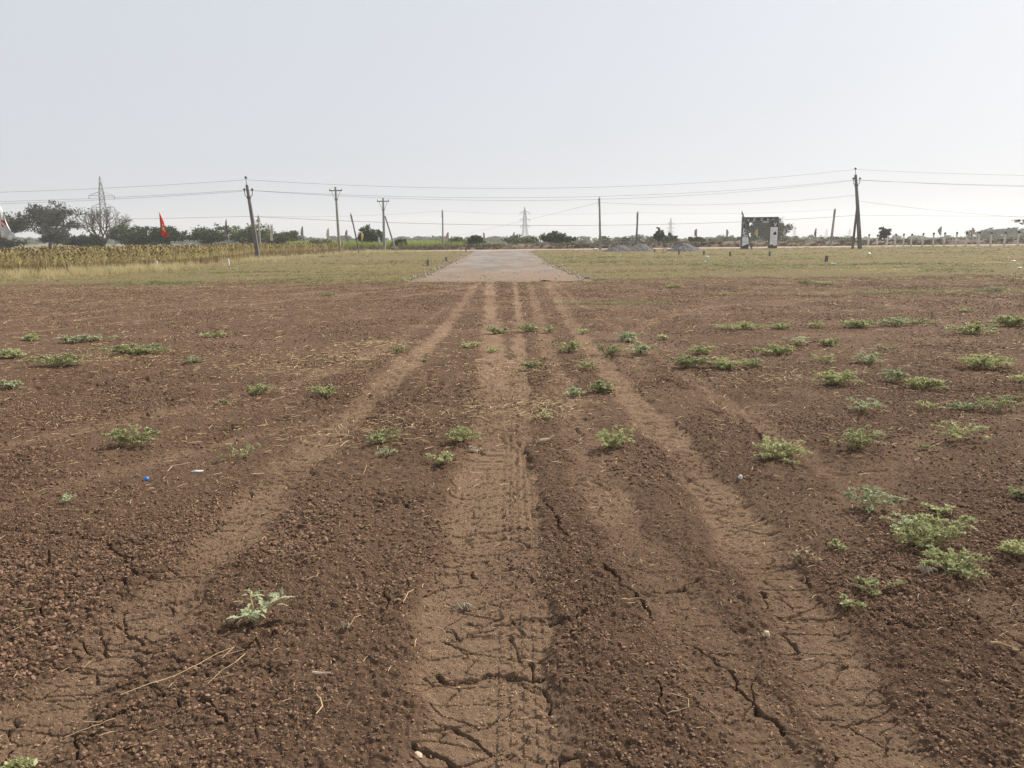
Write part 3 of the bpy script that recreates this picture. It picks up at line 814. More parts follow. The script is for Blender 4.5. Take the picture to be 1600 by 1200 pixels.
def grow(h, w, trunk_h, seed, limbs=9, sub=5, twig=4, r0=0.2, shape=0.5, fork=1.0):
    """segments of a branching tree inside an ellipsoid crown; returns MB with wood and list of twig ends"""
    r = random.Random(seed)
    mb = MB(); ends = []
    top = Vector((r.uniform(-.1, .1) * w * .3, r.uniform(-.1, .1) * w * .3, trunk_h))
    mb.tube([(0, 0, -0.2), (top.x * 0.5, top.y * .5, trunk_h * 0.5), top], [r0 * 1.2, r0, r0 * 0.9], 7)
    ch = h - trunk_h * shape
    cz_ = h - ch / 2
    def inside(rad0, rad1):
        while True:
            v = Vector((r.uniform(-1, 1), r.uniform(-1, 1), r.uniform(-1, 1)))
            if rad0 < v.length < rad1: return v
    for i in range(limbs):
        a = 6.28 * (i + r.uniform(-.3, .3)) / limbs
        el = r.uniform(-0.15, 1.35)
        v = Vector((math.cos(a) * math.cos(el), math.sin(a) * math.cos(el), math.sin(el))) * r.uniform(0.6, 0.85)
        tgt = Vector((v.x * w / 2, v.y * w / 2, cz_ + v.z * ch / 2))
        st = top - Vector((0, 0, r.uniform(0, 0.25) * trunk_h))
        mid = st.lerp(tgt, 0.45) + Vector((0, 0, 0.12 * h * r.uniform(0, 1)))
        pts = [st, mid, tgt]
        mb.tube(pts, [r0 * 0.55, r0 * 0.32, r0 * 0.12], 5)
        for j in range(sub):
            t = r.uniform(0.35, 1.0)
            p = st.lerp(mid, t * 2) if t < 0.5 else mid.lerp(tgt, t * 2 - 1)
            q = p + Vector((r.gauss(0, 1) * w * 0.12 + v.x * w * 0.1, r.gauss(0, 1) * w * 0.12 + v.y * w * 0.1, abs(r.gauss(0, 1)) * ch * 0.13))
            mb.tube([p, p.lerp(q, 0.5) + Vector((0, 0, 0.02 * h)), q], [r0 * 0.2, r0 * 0.13, r0 * 0.06], 4, cap=False)
            ends.append(q)
            for k in range(twig):
                e = q + Vector((r.gauss(0, 1) * w * 0.06, r.gauss(0, 1) * w * 0.06, r.gauss(0.3, 1) * ch * 0.06))
                s_ = p.lerp(q, r.uniform(0.4, 1))
                mb.tube([s_, e], [r0 * 0.08, r0 * 0.03], 3, cap=False)
                ends.append(e)
        ends.append(tgt)
    return mb, ends

def tree(name, label, X, Y, h, w, trunk_h, seed, leafm, barkm='bark', per=26, size=None, limbs=9, sub=5, group=None, cat='tree', z0=None, spread=0.05, r0=None, shape=0.5):
    root = empty(name, (X, Y, zfar(np.array(X), np.array(Y)) if z0 is None else z0))
    tag(root, label, cat, group)
    mb, ends = grow(h, w, trunk_h, seed, limbs, sub, 4, r0 or max(0.05, 0.035 * h), shape)
    mb.build('trunk', M[barkm], root, True)
    r = np.random.default_rng(seed)
    if per:
        E_ = np.array([tuple(e) for e in ends])
        V, F_ = leaves_np(E_, size or 0.028 * w + 0.05, per, spread * w, r)
        link(bpy.data.objects.new('crown', np_mesh('crown', V, F_, M[leafm])), root)
    return root

G_L = 'trees behind the yellowed crop'
tree('spreading_tree', 'dark spreading tree at the left edge behind the white flag', -103, 160, 7.4, 8.6, 2.6, 1, 'leaf_grey', per=14, group=G_L, z0=0.2, shape=0.8)
tree('rounded_tree', 'rounded tree with open grey green crown left of the bare tree', -94.5, 160, 8.8, 11.5, 2.4, 2, 'leaf_grey', per=16, limbs=13, group=G_L, z0=0.1, spread=0.035, size=0.22)
bt = empty('bare_tree', (-86, 165, 0.1))
tag(bt, 'leafless grey tree with a fan of bare branches below the pylon', 'tree', G_L)
def bare(seed, h):
    r = random.Random(seed); mb = MB()
    def rec(p, d, ln, rd, lv):
        q = p + d * ln
        m = p.lerp(q, 0.5) + Vector((r.gauss(0, .04), r.gauss(0, .04), r.gauss(0, .03))) * ln
        mb.tube([p, m, q], [rd, rd * 0.85, rd * 0.68], 5 if lv < 3 else 3, cap=False)
        if lv >= 7: return
        for k in range(3 if lv in (0, 1, 2) else 2):
            ax = Vector((r.gauss(0, 1), r.gauss(0, 1), r.gauss(0, .5))).normalized()
            nd = (d + ax * r.uniform(0.35, 0.72) + Vector((0, 0, 0.06))).normalized()
            rec(q, nd, ln * r.uniform(0.7, 0.86), rd * 0.69, lv + 1)
    for a in (0, 1.3, 2.6, 3.9, 5.2):
        rec(Vector((0, 0, 0.8)), Vector((math.cos(a) * 0.75, math.sin(a) * 0.6, 1)).normalized(), h * 0.21, 0.23, 1)
    mb.tube([(0, 0, -.3), (0, 0, 0.5), (0, 0, 1.0)], [0.42, 0.32, 0.28], 8)
    return mb
bare(8, 10.2).build('branches', M['bark'], bt)
for nm, lb, X, Y, h, w, sd, lm, per in (
        ('low_tree', 'dark low crown in front of the bare tree foot', -87.5, 150, 4.5, 5.6, 3, 'leaf_grey', 14),
        ('shrub', 'thin feathery shrub between the bare tree and the red flag', -72.5, 148, 5.0, 5.2, 4, 'leaf_mid', 12),
        ('shrub', 'dense dark green bush behind the red flag', -62.5, 142, 4.2, 6.6, 5, 'leaf_dark', 26),
        ('shrub', 'rounded green bush left of the dark flag', -55, 142, 4.2, 6.4, 6, 'leaf_mid', 22),
        ('shrub', 'loose green bush behind the foot of the leaning left pole', -47.5, 142, 4.2, 8.0, 7, 'leaf_mid', 20),
        ('shrub', 'low grey green bush right of the leaning left pole', -40.5, 140, 3.0, 6.6, 9, 'leaf_mid', 22),
        ('shrub', 'dark bush at the left end of the bush row', -108, 150, 3.2, 9, 10, 'leaf_dark', 22),
        ('shrub', 'dark low bush under the rounded tree', -97, 148, 2.8, 9, 12, 'leaf_dark', 22),
        ('shrub', 'dark low bush right of the bare tree', -79, 146, 2.6, 7, 13, 'leaf_dark', 20),
        ('shrub', 'small dark bush left of the red flag', -68, 144, 3.0, 5, 14, 'leaf_dark', 20)):
    tree(nm, lb, X, Y, h, w, 0.5, sd, lm, per=per, group=G_L, cat='tree' if nm == 'low_tree' else 'bush', z0=-0.1, r0=0.07, limbs=11, shape=0.9, spread=0.045, size=0.2)
tree('bush', 'round dark green bush between the two poles with crossarms', -21.2, 118, 3.2, 3.7, 0.5, 21, 'leaf_dark', per=30, cat='bush', r0=0.07, limbs=11, shape=0.9, size=0.16)
tree('bush', 'spreading green bush on the bank right of the central pylon', 6.8, 112.5, 2.05, 3.9, 0.4, 22, 'leaf_dark', per=26, cat='bush', r0=0.06, limbs=11, shape=0.9, size=0.14, z0=0.0)
for nm, lb, X, Y, h, w, sd, lm in (
        ('bush', 'small dark bush beyond the end of the gravel road', -5.2, 114, 2.0, 2.6, 23, 'leaf_dark'),
        ('bush', 'small bush left of the road end, beside a grey flag', -8.2, 116, 1.7, 3.0, 24, 'leaf_mid'),
        ('bush', 'low bush directly below the central pylon', 1.5, 118, 1.9, 4.5, 25, 'leaf_mid'),
        ('bush', 'dark bush on the green crop edge right of the first crossarm pole', -27.5, 114, 1.8, 3.4, 26, 'leaf_mid'),
        ('bush', 'small low bush between the strut and the short pole', -16, 114, 1.6, 1.9, 27, 'leaf_dark'),
        ('bush', 'pale feathery bush below the smaller pylon', 25.5, 124, 1.8, 2.4, 28, 'leaf_mid'),
        ('bush', 'rounded bush behind the grey gravel heaps', 30, 126, 1.6, 2.4, 29, 'leaf_mid')):
    tree(nm, lb, X, Y, h, w, 0.3, sd, lm, per=22, cat='bush', r0=0.05, limbs=9, shape=0.9, size=0.13)
tree('slender_tree', 'small dark tree standing behind the gravel heaps', 23.7, 125, 2.6, 1.45, 0.7, 31, 'leaf_dark', per=24, limbs=9, r0=0.06, size=0.15)
tree('broad_tree', 'broad dark round tree seen through the entrance arch', 65.6, 200, 6.7, 10.4, 2.2, 32, 'leaf_dark', per=34, limbs=14, z0=-1.9, r0=0.3, shape=0.55, size=0.3)
tree('slender_tree', 'small crooked tree behind the fence near the leaning pole', 59.8, 125, 2.7, 1.8, 0.8, 33, 'leaf_grey', per=18, limbs=7, r0=0.07, size=0.14)
tree('open_tree', 'open branched tree at the right picture edge behind the fence', 81.0, 120, 4.6, 4.0, 2.2, 34, 'leaf_grey', per=14, limbs=8, r0=0.1, size=0.15, shape=0.8)

# distant belts of trees that read as one mass
def wood_kind(seed):
    r = np.random.default_rng(seed)
    c = r.normal(0, 1, (16, 3)) * np.array([0.3, 0.3, 0.2]) + np.array([0, 0, 0.62])
    V, F_ = leaves_np(c, 0.14, 22, 0.13, r, 0.8)
    V[:, 2] = np.clip(V[:, 2], 0, 1.15)
    return np_mesh('far_tree', V, F_, M['leaf_mid'] if seed % 2 else M['leaf_dark'])
woods = [wood_kind(k) for k in range(6)]
WP = []
for _ in range(900):
    Y_ = RNG.uniform(420, 900); X_ = RNG.uniform(-0.75, 0.8) * Y_
    WP.append((X_, Y_, RNG.uniform(3, 5.5)))
for _ in range(90):
    Y_ = RNG.uniform(330, 380); X_ = RNG.uniform(0.60, 0.72) * Y_
    WP.append((X_, Y_, RNG.uniform(3.5, 7.5)))
for _ in range(140):
    Y_ = RNG.uniform(200, 330); X_ = RNG.uniform(0.05, 0.75) * Y_
    WP.append((X_, Y_, RNG.uniform(1.8, 3.4)))
WP = np.array(WP); n = len(WP)
scatter('distant_wood', np.stack([WP[:, 0], WP[:, 1], zfar(WP[:, 0], WP[:, 1]) - 0.2], 1), np.stack([np.zeros(n), np.zeros(n), RNG.random(n) * 6.28], 1),
        np.stack([WP[:, 2] * 1.2, WP[:, 2] * 1.2, WP[:, 2]], 1), woods, None, 'far hazy belt of trees along the horizon', 'wood')

# ------------------------------------------------------------------ power line: poles, wires, pylons
def insulator(mb, p, s=1.0, m=0):
    p = Vector(p)
    mb.tube([p, p + Vector((0, 0, 0.16 * s))], [0.02, 0.02], 5, m)
    mb.tube([p + Vector((0, 0, 0.14 * s)), p + Vector((0, 0, 0.2 * s)), p + Vector((0, 0, 0.27 * s)), p + Vector((0, 0, 0.34 * s))], [0.05, 0.13 * s, 0.09 * s, 0.05 * s], 8, m)

def shaft(root, b, t, w0, w1, m):
    mb = MB()
    mb.tube([(b[0], b[1], b[2] - 0.3), ((b[0] + t[0]) / 2, (b[1] + t[1]) / 2, (b[2] + t[2]) / 2), t], [w0 * 0.72, (w0 + w1) * 0.36, w1 * 0.72], 4, spin=0.5)
    return mb.build('shaft', M[m], root)

G_P = 'electricity poles along the cross road'
def pole(label, base, top, m='concrete', w0=0.30, w1=0.17, kind='plain', strut=None):
    root = empty('utility_pole', (base[0], base[1], 0))
    tag(root, label, 'utility pole', G_P)
    t = Vector((top[0] - base[0], top[1] - base[1], top[2]))
    shaft(root, (0, 0, 0), t, w0, w1, m)
    ax = t.normalized()
    if kind in ('line', 'arm'):
        if kind == 'line':
            mb = MB(); mb.tube([t, t + ax * 0.5], 0.028, 5); mb.build('top_pin', M['iron'], root)
            mb = MB(); insulator(mb, t + ax * 0.38, 1.15); mb.build('insulator', M['insulator'], root, True)
            c = t - ax * 1.15
            for s_ in (-1, 1):
                mb = MB(); mb.tube([c, c + Vector((s_ * 0.32, 0, 0.22)), c + Vector((s_ * 0.36, 0, 0.62))], 0.035, 5); mb.build('side_bracket', M['iron'], root)
                mb = MB(); insulator(mb, c + Vector((s_ * 0.36, 0, 0.5)), 1.05); mb.build('insulator', M['insulator'], root, True)
            mb = MB(); mb.box(c, (0.34, 0.34, 0.09)); mb.build('clamp', M['iron'], root)
        else:
            a = t - ax * 0.42
            mb = MB(); mb.box(a, (1.5, 0.1, 0.11)); mb.build('crossarm', M['iron'], root)
            for s_ in (-1, 1):
                mb = MB(); mb.tube([a + Vector((s_ * 0.52, 0, -0.04)), a - ax * 1.05 + Vector((s_ * 0.1, 0, 0))], 0.022, 4); mb.build('brace', M['iron'], root)
                mb = MB(); insulator(mb, a + Vector((s_ * 0.68, 0, 0.05)), 0.5); mb.build('insulator', M['insulator'], root, True)
            mb = MB(); mb.box(a - ax * 1.05, (0.34, 0.3, 0.08)); mb.build('clamp', M['iron'], root)
    else:
        mb = MB(); mb.tube([t, t + ax * 0.22], 0.03, 5); mb.build('top_pin', M['iron'], root)
        for k in range(3):
            c = t - ax * (0.25 + 0.3 * k)
            mb = MB(); mb.tube([c + Vector((-0.16, 0, 0)), c + Vector((-0.1, -0.02, 0.12)), c + Vector((-0.16, 0, 0.16))], [0.03, 0.05, 0.03], 5); mb.build('insulator', M['insulator'], root)
    if strut:
        mb = MB(); b_ = Vector(strut[0]) - Vector((base[0], base[1], 0)); t_ = Vector(strut[1]) - Vector((base[0], base[1], 0))
        mb.tube([b_ - Vector((0, 0, .3)), t_], [0.15, 0.11], 4, spin=0.5); mb.build('strut', M[m], root)
    return root

pole('tall dark pole leaning left beside the yellowed crop', (-23.15, 71.5), (-23.75, 71.5, 6.55), 'dark_concrete', 0.34, 0.19, 'line')
pole('tall dark pole leaning left near the fence, propped by a strut', (38.6, 86), (37.5, 86, 7.95), 'dark_concrete', 0.36, 0.2, 'line', ((37.9, 86.4, 0.1), (38.0, 86.15, 4.9)))
pole('grey pole with a crossarm on a brace, the left of two', (-20.2, 92.15), (-20.32, 92.15, 7.64), 'concrete', 0.30, 0.18, 'arm')
pole('grey pole with a crossarm and a leaning strut, right of two', (-15.71, 97.0), (-15.6, 97.0, 6.6), 'concrete', 0.32, 0.18, 'arm', ((-14.2, 97.3, 0), (-15.45, 97.05, 4.4)))
pole('thin straight pole close behind the leaning left pole', (-34.74, 108.3), (-34.7, 108.3, 4.9), 'concrete', 0.22, 0.15)
pole('thin pole tilted left between the two crossarm poles', (-17.59, 90.8), (-18.38, 90.8, 4.45), 'dark_concrete', 0.17, 0.12)
pole('short slim pole left of the gravel road end', (-9.54, 110), (-9.45, 110, 5.4), 'concrete', 0.24, 0.15)
pole('straight grey pole beside the white bag near the gravel heaps', (10.97, 95.3), (10.79, 95.3, 6.2), 'concrete', 0.28, 0.17)
pole('slim pole rising behind the two left gravel heaps', (17.05, 106), (17.2, 106, 4.8), 'dark_concrete', 0.26, 0.17)
pole('thin dark pole leaning across the entrance arch', (27.68, 89.1), (26.3, 89.1, 4.15), 'dark_concrete', 0.16, 0.12)
pole('slim grey pole between the arch and the tall right pole', (43.2, 105.3), (43.5, 105.3, 4.9), 'concrete', 0.26, 0.18)

def wire(label, a, b, sag, r_=0.011, name='overhead_wire'):
    a = Vector(a); b = Vector(b)
    pts = [a.lerp(b, i / 24) - Vector((0, 0, sag * 4 * (i / 24) * (1 - i / 24))) for i in range(25)]
    mb = MB(); mb.tube(pts, r_, 4)
    return tag(mb.build(name, M['wire']), label, 'wire', 'overhead wires')
T1, T2 = (-23.75, 71.5, 7.0), (37.4, 86, 8.5)
A2, K2 = (-24.05, 71.5, 6.1), (37.25, 86, 7.4)
A3, K3 = (-23.3, 71.5, 6.05), (37.9, 86, 7.4)
A4, K4 = (-23.5, 71.5, 3.78), (38.05, 86, 3.65)
wire('topmost wire between the two tall leaning poles', T1, T2, 1.3)
wire('upper of the middle wire pair between the tall leaning poles', A2, K2, 1.2)
wire('lower of the middle wire pair between the tall leaning poles', A3, K3, 1.45)
wire('lowest wire between the two tall leaning poles', A4, K4, 0.95, 0.015)
for lb, p, q in (('topmost wire running left from the leaning left pole', T1, (-82, 71.5, 6.6)), ('second wire running left from the leaning left pole', A2, (-82, 71.5, 5.9)),
                 ('third wire running left from the leaning left pole', A3, (-82, 71.5, 5.5)), ('lowest wire running left from the leaning left pole', A4, (-82, 71.5, 4.1))):
    wire(lb, p, q, 0.75 if 'lowest' not in lb else 0.3)
for lb, p, q in (('topmost wire running right from the tall right pole', T2, (100, 86, 8.3)), ('second wire running right from the tall right pole', K2, (100, 86, 7.3)),
                 ('third wire running right from the tall right pole', K3, (100, 86, 6.9)), ('lowest wire running right from the tall right pole', K4, (100, 86, 3.5))):
    wire(lb, p, q, 0.9 if 'lowest' not in lb else 0.3)
wire('wire from the straight pole by the heaps to the tall right pole', (10.75, 95.3, 5.7), (37.8, 86, 5.8), 0.62)
wire('wire falling left from the straight pole into the distance', (10.75, 95.3, 5.7), (-30, 330, 1.6), 0.4, 0.013)
wire('wire falling right from the tall right pole towards the fence', (37.85, 86, 5.2), (66, 92, 3.0), 0.3)
LT = [(-34.7, 108.3, 4.9), (-9.45, 110, 5.4), (17.2, 106, 4.8), (43.5, 105.3, 4.9)]
for (p, q), lb in zip(zip(LT[:-1], LT[1:]), ('thin far wire left of the short slim pole', 'thin far wire crossing behind the central pylon top', 'thin far wire passing above the entrance arch')):
    wire(lb, p, q, 0.35, 0.008)

def pylon(label, X, Y, zb, h, base_w, arms=((0.66, 0.16), (0.80, 0.15)), rad_=0.09):
    root = empty('lattice_pylon', (X, Y, zb), 0.35)
    tag(root, label, 'pylon', 'lattice pylons on the plain')
    prof = lambda t: base_w * float(np.interp(t, [0, 0.45, 0.78, 0.88, 1.0], [0.5, 0.22, 0.15, 0.085, 0.01]))
    lv = [0, 0.14, 0.27, 0.39, 0.5, 0.6, 0.68, 0.76, 0.84, 0.92, 1.0]
    cn = [(-1, -1), (1, -1), (1, 1), (-1, 1)]
    for sx, sy in cn:
        mb = MB(); mb.tube([(sx * prof(t), sy * prof(t), h * t) for t in lv], rad_ * 1.2, 4, cap=False); mb.build('leg', M['steel'], root)
    mb = MB()
    for t0, t1 in zip(lv[:-1], lv[1:]):
        for k in range(4):
            (ax, ay), (bx, by) = cn[k], cn[(k + 1) % 4]
            w0, w1 = prof(t0), prof(t1)
            mb.tube([(ax * w0, ay * w0, h * t0), (bx * w1, by * w1, h * t1)], rad_ * 0.7, 3, cap=False)
            mb.tube([(bx * w0, by * w0, h * t0), (ax * w1, ay * w1, h * t1)], rad_ * 0.7, 3, cap=False)
            mb.tube([(ax * w1, ay * w1, h * t1), (bx * w1, by * w1, h * t1)], rad_ * 0.6, 3, cap=False)
    mb.build('bracing', M['steel'], root)
    for t, ln in arms:
        mb = MB(); L_ = ln * h
        for s_ in (-1, 1):
            w = prof(t)
            for yy in (-w, w):
                mb.tube([(s_ * w, yy, h * t), (s_ * L_, 0, h * t + 0.1)], rad_ * 0.9, 3)
                mb.tube([(s_ * w, yy, h * t + 0.055 * h), (s_ * L_, 0, h * t + 0.1)], rad_ * 0.7, 3)
            mb.tube([(s_ * L_, 0, h * t), (s_ * L_, 0, h * t - 0.05 * h)], rad_ * 1.2, 4)
        mb.build('crossarm', M['steel'], root)
pylon('large lattice pylon rising behind the bare tree', -155, 300, -0.1, 26, 5.0, ((0.39, 0.15), (0.56, 0.15), (0.725, 0.165)), 0.085)
pylon('lattice pylon in the centre behind the road end', 10.1, 545, -3.3, 25.7, 5.2, ((0.48, 0.13), (0.655, 0.14), (0.84, 0.137)), 0.12)
pylon('smaller lattice pylon behind the gravel heaps', 175.3, 857, -6.9, 28, 5.5, ((0.45, 0.17), (0.60, 0.17), (0.76, 0.17)), 0.15)
pylon('faint far pylon just right of the entrance arch', 472, 1300, -12.6, 28, 6, ((0.5, 0.15), (0.65, 0.15), (0.8, 0.13)), 0.2)
pylon('faint far pylon left of the slim grey pole', 586, 1450, -14.7, 27, 6, ((0.5, 0.15), (0.65, 0.15), (0.8, 0.13)), 0.2)
pylon('faint far pylon just left of the tall right pole', 629, 1450, -15.1, 27, 6, ((0.5, 0.15), (0.65, 0.15), (0.8, 0.13)), 0.2)

# ------------------------------------------------------------------ entrance arch
def print_mat(name, dark, light, scale, lo, hi, stretch=None):
    m = bpy.data.materials.new(name)
    nt, b = nodes_of(m)
    c = mix(nt, ramp(nt, noise(nt, scale, 4, 0.6, stretch), lo, hi), dark, light)
    nt.links.new(c, b.inputs['Base Color']); b.inputs['Roughness'].default_value = 0.5
    return m
M['banner'] = print_mat('dark_printed_banner', (0.022, 0.024, 0.028), (0.26, 0.26, 0.27), 4.5, 0.5, 0.72)
M['photo_print'] = print_mat('portrait_print', (0.04, 0.04, 0.05), (0.7, 0.7, 0.74), 3.6, 0.42, 0.58)
M['grey_print'] = print_mat('pale_grey_print', (0.72, 0.73, 0.77), (0.88, 0.88, 0.9), 2.2, 0.35, 0.65, (0.4, 1, 2))
M['black_print'] = mat('black_print', (0.02, 0.02, 0.035), 0.5, 0.2, 5.0)
M['white_print'] = mat('white_print', (0.72, 0.72, 0.72), 0.5, 0.08, 5.0)
arch = empty('entrance_arch', (0, 92, 0.02))
tag(arch, 'printed entrance arch of two tall legs under a dark banner', 'arch')
def flat(mb, pts, y_, m=0, th=0.012):
    n_ = len(pts)
    vs = [(p[0], y_, p[1]) for p in pts] + [(p[0], y_ + th, p[1]) for p in pts]
    fs = [tuple(range(n_)), tuple(range(2 * n_ - 1, n_ - 1, -1))] + [(i + n_, (i + 1) % n_ + n_, (i + 1) % n_, i) for i in range(n_)]
    mb.add(vs, fs, m)
def vmark(mb, cx_, z0, w, h, st, y_):
    flat(mb, [(cx_ - w / 2, z0 + h), (cx_ - w / 2 + st, z0 + h), (cx_ + st * 0.3, z0), (cx_ - st * 0.5, z0)], y_)
    flat(mb, [(cx_ + w / 2 - st, z0 + h), (cx_ + w / 2, z0 + h), (cx_ + st * 0.5, z0), (cx_ - st * 0.3, z0 + 0.004)], y_ - 0.004)
FY_ = -0.30
lg = MB(); lg.box((27.59, 0, 1.83), (0.76, 0.58, 3.70)); lgo = lg.build('left_leg', M['banner'], arch)
mb = MB(); flat(mb, [(27.25, 1.42), (27.93, 1.42), (27.93, 2.46), (27.25, 2.46)], FY_); mb.build('portrait_print', M['photo_print'], lgo)
mb = MB(); flat(mb, [(27.22, 0.34), (27.96, 0.62), (27.96, 1.40), (27.22, 1.40)], FY_); mb.build('pale_print', M['grey_print'], lgo)
mb = MB(); flat(mb, [(27.35, 0.95), (27.85, 0.95), (27.85, 1.0), (27.35, 1.0)], FY_ - 0.014); flat(mb, [(27.35, 0.75), (27.8, 0.75), (27.8, 0.79), (27.35, 0.79)], FY_ - 0.014); mb.build('text_line', M['white_print'], lgo)
rg = MB(); rg.box((30.89, 0, 1.88), (0.92, 0.58, 3.60)); rgo = rg.build('right_leg', M['banner'], arch)
mb = MB(); flat(mb, [(30.46, 0.42), (30.78, 0.52), (31.0, 0.30), (31.32, 0.46), (31.32, 2.52), (30.46, 2.52)], FY_); mb.build('pale_print', M['grey_print'], rgo)
mb = MB(); flat(mb, [(30.82, 1.62), (31.18, 1.62), (31.18, 1.86), (31.06, 2.0), (30.9, 1.88), (30.82, 1.84)], FY_ - 0.014); mb.build('picture', M['black_print'], rgo)
mb = MB()
for zz, a, b_ in ((1.42, 30.6, 31.2), (1.30, 30.6, 31.1), (0.98, 30.62, 31.22), (0.86, 30.62, 31.0)):
    flat(mb, [(a, zz), (b_, zz), (b_, zz + 0.05), (a, zz + 0.05)], FY_ - 0.014)
mb.build('text_line', M['white_print'], rgo)
mb = MB(); vmark(mb, 31.02, 2.62, 0.38, 0.40, 0.09, FY_); mb.build('emblem', M['white_print'], rgo)
bn = MB(); bn.box((29.28, 0, 3.36), (4.12, 0.50, 0.62)); bno = bn.build('top_banner', M['banner'], arch)
BY_ = -0.265
mb = MB(); vmark(mb, 27.83, 3.18, 0.24, 0.28, 0.06, BY_ - 0.04); mb.build('emblem', M['white_print'], bno)
mb = MB()
for a, z0, w, h in ((28.42, 3.22, 0.06, 0.3), (28.42, 3.22, 0.26, 0.05), (28.42, 3.345, 0.2, 0.05), (28.42, 3.47, 0.26, 0.05), (29.32, 3.28, 0.05, 0.22), (29.34, 3.26, 0.22, 0.05), (29.34, 3.47, 0.22, 0.05), (30.05, 3.28, 0.05, 0.2), (30.05, 3.30, 0.2, 0.04), (30.05, 3.42, 0.2, 0.04), (30.55, 3.36, 0.3, 0.035)):
    mb.box((a + w / 2, BY_ - 0.002 * len(mb.v) / 8, z0 + h / 2), (w, 0.02, h))
mb.build('lettering', M['white_print'], bno)
mb = MB(); mb.box((29.9, BY_ - 0.006, 3.09), (0.68, 0.03, 0.1)); mb.build('white_strip', M['white_print'], bno)

# ------------------------------------------------------------------ flags
def cloth(name, c, c2):
    return mat(name, c, 0.75, 0.15, 2.2, c2=c2)
FM = {'red': cloth('red_flag_cloth', (0.62, 0.05, 0.02), (0.70, 0.07, 0.025)), 'white': cloth('white_flag_cloth', (0.62, 0.62, 0.65), (0.80, 0.80, 0.80)),
      'grey': cloth('grey_flag_cloth', (0.22, 0.20, 0.21), (0.45, 0.42, 0.42)), 'dark': cloth('dark_flag_cloth', (0.09, 0.08, 0.09), (0.3, 0.26, 0.27)),
      'yellow': cloth('yellow_flag_cloth', (0.62, 0.46, 0.12), (0.75, 0.62, 0.30)), 'cream': cloth('cream_flag_cloth', (0.6, 0.54, 0.36), (0.7, 0.66, 0.52)),
      'pink': cloth('pinkish_flag_cloth', (0.45, 0.30, 0.29), (0.6, 0.50, 0.48))}
def flag(label, X, Y, zt, zb, col, w, side=1, shape='leaf', zg=None, tilt=0.0, seed=0, marks=None):
    zg = (0.05 if Y < 105 else 0.5) if zg is None else zg
    root = empty('flag', (X, Y, zg)); tag(root, label, 'flag', 'flags on thin poles')
    H_ = zt - zg
    mb = MB(); mb.tube([(0, 0, -0.2), (tilt * 0.5 * H_, 0, H_ * 0.5), (tilt * H_, 0, H_)], [0.022, 0.018, 0.012], 5); mb.build('pole', M['iron'], root)
    r = random.Random(seed)
    nu, nv = 7, 14
    ph = r.uniform(0, 6)
    vs = []
    for j in range(nv + 1):
        t = j / nv
        z_ = H_ - t * (zt - zb)
        if shape == 'leaf': ww = w * (math.sin(math.pi * min(1, 0.08 + t * 0.95)) ** 0.7)
        elif shape == 'pennant': ww = w * (0.1 + 0.9 * t) if t < 0.85 else w * (1 - (t - 0.85) * 2)
        elif shape == 'tri': ww = w * (1 - abs(2 * t - 1))
        else: ww = w * min(1, 0.25 + 1.3 * t)
        for i in range(nu + 1):
            u_ = i / nu
            xo = side * u_ * ww * (1 + 0.12 * math.sin(t * 9 + ph))
            yo = 0.10 * w * math.sin(u_ * 7 + t * 4 + ph) * u_ * 2
            zo = -0.22 * w * u_ * (1 if shape != 'leaf' else 0.6) + 0.04 * w * math.sin(u_ * 9 + t * 11 + ph)
            vs.append((tilt * (z_) + xo + side * 0.015, yo, z_ + zo - 0.02))
    fs = [(j * (nu + 1) + i, j * (nu + 1) + i + 1, (j + 1) * (nu + 1) + i + 1, (j + 1) * (nu + 1) + i) for j in range(nv) for i in range(nu)]
    cb = MB(); cb.add(vs, fs)
    co = cb.build('cloth', FM[col], root, True)
    so = co.modifiers.new('thickness', 'SOLIDIFY'); so.thickness = 0.006
    if marks:
        mk = MB()
        for (j, i, dj, di) in marks:
            for jj in range(j, j + dj):
                for ii in range(i, i + di):
                    q = [Vector(vs[a * (nu + 1) + b_]) - Vector((0, 0.02, 0)) for a, b_ in ((jj, ii), (jj, ii + 1), (jj + 1, ii + 1), (jj + 1, ii))]
                    mk.add(q + [p + Vector((0, 0.006, 0)) for p in q], [(0, 1, 2, 3), (7, 6, 5, 4), (0, 4, 5, 1), (1, 5, 6, 2), (2, 6, 7, 3), (3, 7, 4, 0)])
        mk.build('printed_marks', FM['yellow'] if col == 'red' else FM['red'], co)
flag('large white flag with red print at the left picture edge', -27.35, 42, 3.75, 1.95, 'white', 0.85, 1, 'pennant', seed=1, marks=[(6, 3, 1, 2), (7, 4, 1, 1), (8, 5, 1, 1), (8, 2, 1, 1)])
flag('red flag with yellow print standing in the crop', -26.75, 60, 3.8, 2.05, 'red', 0.55, 1, 'pennant', tilt=0.0, seed=2, marks=[(5, 2, 2, 1), (6, 4, 1, 1), (8, 3, 2, 2), (10, 4, 1, 1), (4, 3, 1, 1)])
